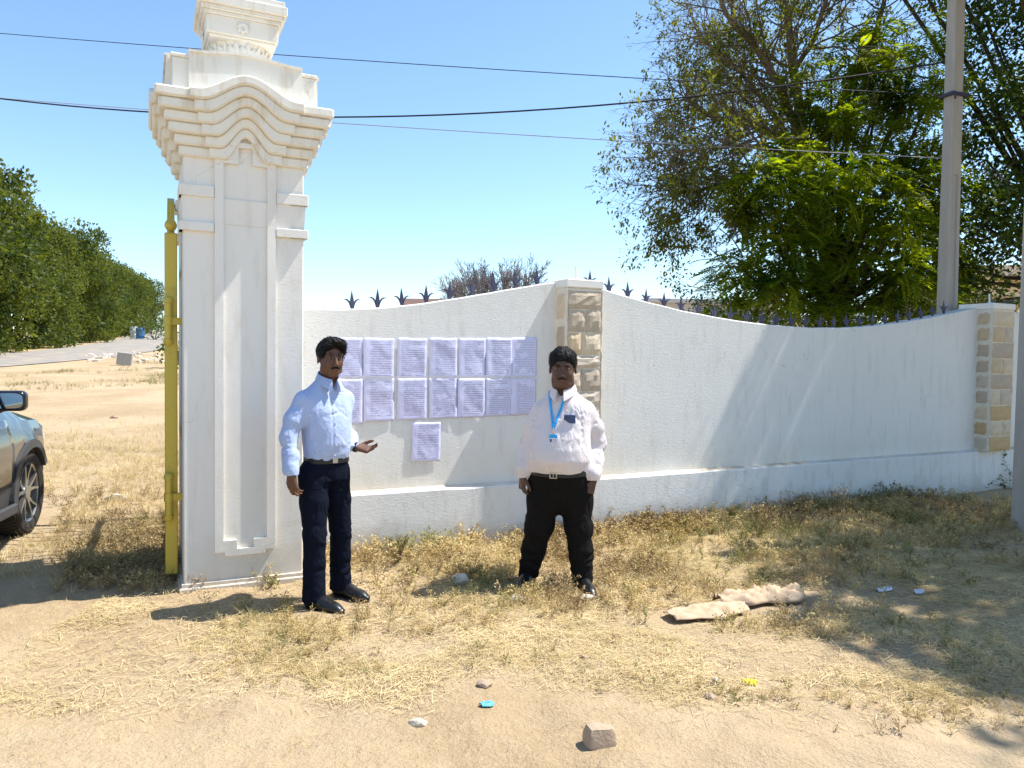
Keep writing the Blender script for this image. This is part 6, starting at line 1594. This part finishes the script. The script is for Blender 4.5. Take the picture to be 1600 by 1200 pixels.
# templates : branching dry weed with many tiny leaflets
def weed_template(seed,nst=5,leaf=.0085,nl=9,spread=.6,h=1.,seedheads=True,lw=1.):
    r=random.Random(seed); V=[];F=[]
    def ribbon(P_,w0,w1):
        b=len(V)
        for i,p in enumerate(P_):
            w=w0+(w1-w0)*i/(len(P_)-1); sx=w*math.cos(seed+i); sy=w*math.sin(seed+i); V.append((p[0]-sx,p[1]-sy,p[2])); V.append((p[0]+sx,p[1]+sy,p[2]))
        for i in range(len(P_)-1): F.append((b+2*i,b+2*i+1,b+2*i+3,b+2*i+2))
    for k in range(nst):
        a=2*PI*k/nst+r.uniform(-.5,.5); lean=r.uniform(.2,1)*spread; H=h*r.uniform(.55,1); P_=[]
        for i in range(5):
            t=i/4; P_.append((math.cos(a)*lean*H*t**1.3+r.uniform(-.02,.02),math.sin(a)*lean*H*t**1.3+r.uniform(-.02,.02),H*t*(1-.15*t*lean)))
        ribbon(P_[::2],.012,.005)
        for j in range(3):
            t=r.uniform(.3,.85); i=int(t*4); q=[P_[i][m]*(1-(t*4-i))+P_[min(i+1,4)][m]*(t*4-i) for m in range(3)]; a2=a+r.uniform(-1.6,1.6); l=r.uniform(.12,.3)
            e=(q[0]+math.cos(a2)*l,q[1]+math.sin(a2)*l,q[2]+l*.6); ribbon([q,e],.006,.003)
            for m_ in range(max(1,nl//3)):
                s=leaf*r.uniform(.7,1.5)/.2; u=r.uniform(.3,1.05); c=[q[n_]+(e[n_]-q[n_])*u+r.uniform(-.03,.03) for n_ in range(3)]; v1=Vector((r.uniform(-1,1),r.uniform(-1,1),r.uniform(-.6,.6))).normalized(); v2=v1.cross(Vector((r.uniform(-1,1),r.uniform(-1,1),1))).normalized()*lw
                b=len(V); V.extend([tuple(Vector(c)-v1*s),tuple(Vector(c)+v2*s*.6),tuple(Vector(c)+v1*s),tuple(Vector(c)-v2*s*.6)]); F.append((b,b+1,b+2,b+3))
        for j in range(nl//2):
            t=r.uniform(.25,1.0); i=min(3,int(t*4)); f=t*4-i; c=[P_[i][m]*(1-f)+P_[i+1][m]*f+r.uniform(-.03,.03) for m in range(3)]; s=leaf*r.uniform(.7,1.5)/.2
            v1=Vector((r.uniform(-1,1),r.uniform(-1,1),r.uniform(-.6,.6))).normalized(); v2=v1.cross(Vector((r.uniform(-1,1),r.uniform(-1,1),1))).normalized()*lw
            b=len(V); V.extend([tuple(Vector(c)-v1*s),tuple(Vector(c)+v2*s*.6),tuple(Vector(c)+v1*s),tuple(Vector(c)-v2*s*.6)]); F.append((b,b+1,b+2,b+3))
    return np.array(V),np.array(F)
def grass_template(seed,n=10):
    r=random.Random(seed); V=[];F=[]
    for k in range(n):
        a=r.uniform(0,2*PI); lean=r.uniform(.15,1.2); H=r.uniform(.4,1); b=len(V); x0,y0=r.uniform(-.12,.12),r.uniform(-.12,.12); w=r.uniform(.007,.014); px,py=-math.sin(a)*w,math.cos(a)*w
        for i in range(3):
            t=i/2; x=x0+math.cos(a)*lean*H*t**1.5; y=y0+math.sin(a)*lean*H*t**1.5; z=H*t*(1-.35*lean*t); ww=1-.8*t; V.append((x-px*ww,y-py*ww,z)); V.append((x+px*ww,y+py*ww,z))
        F+=[(b,b+1,b+3,b+2),(b+2,b+3,b+5,b+4)]
    return np.array(V),np.array(F)
STRAW=leaf_mat('dry_straw',(.40,.30,.11),(.74,.60,.32),.25,.7,(1,.9,.7)); STRAWB=leaf_mat('brown_dry_weed',(.23,.16,.075),(.52,.39,.19),.2,.7,(1,.9,.7)); OLIVE=leaf_mat('olive_green_weed',(.14,.14,.045),(.36,.33,.14),.3,.6,(1.2,1.2,.6)); PALE=leaf_mat('bleached_straw',(.50,.39,.18),(.78,.65,.38),.2,.7,(1,.9,.7))
def sample(n,x0,x1,y0,y1,fn,g):
    x=g.uniform(x0,x1,n); y=g.uniform(y0,y1,n); r=x/y; vis=(np.abs(r)<.78)|(y<2); k=(g.random(n)<fn(x,y))&vis; return x[k],y[k]
def place(T_,x,y,h,g,tilt=.25):
    n=len(x); M=rotmats(g.uniform(0,2*PI,n),g.normal(0,tilt,n),g.normal(0,tilt,n)); pos=np.stack([x,y,gz(x,y)-.006],-1); return scatter(T_[0],T_[1],pos,M,np.repeat(h[:,None],3,1))
g=np.random.default_rng(99)
WT=[weed_template(i) for i in range(5)]+[weed_template(7,6,.010,12,.8)]; GT=[grass_template(i) for i in range(5)]
def hgt(x,y):
    dw=wall_dist(x,y); return (.55+.45*sstep(3.9,4.9,y))*(.10+.10*np.exp(-np.clip(dw,0,9)/.5)+.05*vnoise(x,y,.4,31)+.06*np.where(x/np.maximum(y,.1)<-.4,sstep(6.5,9,y),0))
def stuff(name,label,cat,parts,mat):
    V,F=join(parts); o=obj(name,V,F,mat); tag(o,label,cat,kind='stuff'); print(name,len(F)); return o
# main weeds around wall and middle distance
x,y=sample(54000,-3.3,6.2,2.9,8.8,lambda a,b:wmask(a,b)*.34,g)
col=vnoise(x,y,.6,41)+g.normal(0,.12,len(x)); idx=g.integers(0,6,len(x)); hh=hgt(x,y)*g.uniform(.6,1.25,len(x))
A_=[];B_=[];C_=[]
for k in range(6):
    for m_,sel in ((A_,(col<.60)&(col>.34)),(B_,col<=.34),(C_,col>=.60)):
        q=(idx==k)&sel
        if m_ is C_: q=q&(g.random(len(x))<.38)
        if q.any(): m_.append(place(WT[k],x[q],y[q],hh[q],g))
stuff('dry_weeds','golden dry weeds with tiny leaves growing along the wall','weeds',A_,STRAW)
stuff('brown_weeds','brownish dry weeds mixed into the grass by the wall','weeds',B_,STRAWB)
stuff('green_weeds','olive green weeds scattered among the dry grass by the wall','weeds',C_,OLIVE)
# dry grass tufts
x,y=sample(74000,-3.3,6.2,2.6,8.8,lambda a,b:np.clip(wmask(a,b)*.5+.50*sstep(.3,.6,vnoise(a,b,.45,61)),0,1)*.42*(1-.9*blocked(a,b))*(1-np.exp(-((b-2.75-.1*a)/.35)**2)),g)
idx=g.integers(0,5,len(x)); hh=(.03+.06*g.random(len(x)))*(.7+.9*wmask(x,y)); P_=[place(GT[k],x[idx==k],y[idx==k],hh[idx==k],g) for k in range(5)]
stuff('dry_grass','pale dry grass tufts spread over the sandy ground','grass',P_,PALE)
# fallen straw lying flat
n=380000; x=g.uniform(-2.6,5.2,n); y=g.uniform(2.5,7.4,n)
dens=np.clip(.16+.95*sstep(.38,.62,vnoise(x,y,.45,61))*(.4+.6*vnoise(x,y,.12,62))+.6*wmask(x,y),0,1)*sstep(3.0,3.9,y+(vnoise(x,y,.5,77)-.5)*.9); dens*=(1-.95*blocked(x,y))*np.where(wall_dist(x,y)<.02,0,1)*(np.abs(x/y)<.74)*(1-.85*np.exp(-((y-2.75-.1*x)/.4)**2))
k=g.random(n)<dens*.80; x,y=x[k],y[k]; n=len(x); L_=g.uniform(.02,.11,n)*g.uniform(.5,1.2,n); a=g.uniform(0,2*PI,n); w=g.uniform(.0006,.0014,n)
BT=np.array([(-1,-.5,0),(1,-.5,0),(1,.5,.10),(-1,.5,.04)]); BT=np.array([(-1.,-.5,0),(1,-.5,0),(1,.5,0),(-1,.5,0)])
M=rotmats(a,g.normal(0,.16,n),g.normal(0,.4,n)); V,F=scatter(BT,LF,np.stack([x,y,gz(x,y)+.006+g.random(n)**2*.02],-1),M,np.stack([w,L_,w],-1)[:, :]*1.0)
# scale must act in the local frame, so rebuild with it
TV=BT[None]*np.stack([w,L_,w],-1)[:,None,:]; V=(np.einsum('nij,nkj->nki',M,TV)+np.stack([x,y,gz(x,y)+.006+g.random(n)**2*.018],-1)[:,None,:]).reshape(-1,3)
stuff('fallen_straw','fallen straw stalks lying over the sand','straw',[(V,F)],PALE)
# left field beyond the gate: sheets of dry grass getting coarser with distance
x,y=sample(50000,-11,-1.9,5.0,14.5,lambda a,b:np.where((a/b<-.395)&(a/b>-.74),wmask(a,b)*.7+.10,0)*(1-.8*sstep(11,14,b+1.2*vnoise(a,b,1.2,5))),g)
onroad=seg_dist(x,y,ROAD)<3.3; car_=np.abs((x-CO[0])*math.sin(hd_)-(y-CO[1])*math.cos(hd_))<.95
x,y=x[~(car_&(y<8))],y[~(car_&(y<8))]
idx=g.integers(0,5,len(x)); hh=g.uniform(.06,.17,len(x)); P_=[place(GT[k],x[idx==k],y[idx==k],hh[idx==k],g) for k in range(5)]
stuff('field_grass','dry yellow grass on the open ground beyond the golden gate','grass',P_,PALE)
x,y=sample(10000,-5.2,-1.9,5.0,8.2,lambda a,b:np.where((a/b<-.40)&(a/b>-.60),np.exp(-((a+2.75)**2/.16+(b-6.1)**2/.5))*.8+.05,0),g)
idx=g.integers(0,6,len(x)); hh=g.uniform(.09,.17,len(x)); P_=[place(WT[k],x[idx==k],y[idx==k],hh[idx==k],g) for k in range(6)]
stuff('dark_weeds','thick brown dry weeds heaped behind the golden gate post','weeds',P_,STRAWB)
# greener verge by the road
x,y=sample(14000,-16,-6,17,36,lambda a,b:np.where((a/b<-.40)&(a/b>-.66)&(seg_dist(a,b,ROAD)>3.2),sstep(.45,.75,.5*vnoise(a,b,2.5,8)+.5*vnoise(a,b,.8,9))*sstep(18,24,b),0),g)
idx=g.integers(0,5,len(x)); hh=g.uniform(.08,.24,len(x)); P_=[place(GT[k],x[idx==k],y[idx==k],hh[idx==k],g) for k in range(5)]
stuff('verge_grass','sparse greenish grass on the mound beside the far road','grass',P_,OLIVE)
# single plants against the wall, in the shade
TWIG=bark('dry_plant_stem',(.20,.14,.09))
def wall_plant(label,px,py,h,seed,leafy,mat):
    q=gp_(px,py); s=on_wall(0,0); T=Tree(seed); T.r=random.Random(seed)
    for k in range(6): T.grow(Vector((0,0,0)),Vector((T.r.uniform(-.7,.7),T.r.uniform(-.3,.2),1)),h*.62,.004,2,.7,.05,4,3,.55,0,.2)
    t_=thing('wall_plant',label,'plant',tuple(q),0); V_,F__=twig_arr(T.A,T.B,np.array(T.ra),np.maximum(np.array(T.rb),.0012)); obj('stem',V_,F__,TWIG,t_)
    tp=np.array(T.tips); g_=np.random.default_rng(seed); tp=tp[g_.random(len(tp))<leafy]; tp=tp+g_.normal(size=tp.shape)*.008
    V_,F__=scatter(LQ*np.array([.7,1,1]),LF,tp,basis(g_.normal(size=tp.shape)),np.repeat(g_.uniform(.012,.026,len(tp))[:,None],3,1)); obj('foliage',V_,F__,mat,t_)
wall_plant('wiry dry plant against the shaded wall, leftmost of the three behind the grass',1185,838,.30,1,.35,STRAWB)
wall_plant('wiry dry plant against the shaded wall, middle one of three',1240,830,.34,2,.4,STRAWB)
wall_plant('bushier brown plant against the shaded wall, rightmost of the three',1318,818,.36,3,.8,STRAWB)
wall_plant('small leafy green plant against the wall near the far stone pillar',1385,790,.26,4,.8,LM_BUSH)
wall_plant('tiny thin weed standing on the wall foot between the men',620,885,.22,5,.5,OLIVE)
# leafy creeper trailing at the foot of the far pillar
q0=gp_(1575,765); cr=thing('creeper','leafy creeper with round leaves trailing by the foot of the far pillar','plant',tuple(q0)); T=Tree(6)
for pts in ([(0,0,0),(-.15,-.02,.16),(-.32,-.05,.13),(-.50,-.08,.17)],[(0,0,0),(.02,0,.2),(-.08,0,.34),(-.06,0,.46)],[(0,0,0),(-.1,-.03,.05),(-.3,-.1,.08),(-.45,-.15,.03)]):
    S=T.limb(pts,.004,.002,5)
    for s_ in S[2:]: T.tips+= [tuple(s_)]*3
V_,F__=np.array(T.big.v),np.array([f for f in T.big.f if len(f)==4]); obj('stem',V_,F__,TWIG,cr)
tp=np.array(T.tips); tp=tp+g.normal(size=tp.shape)*.018; V_,F__=scatter(LQ*np.array([.95,1,1]),LF,tp,basis(g.normal(size=tp.shape)+np.array([0,-.5,0])),np.repeat(g.uniform(.022,.042,len(tp))[:,None],3,1)); obj('foliage',V_,F__,LM_BUSH,cr)
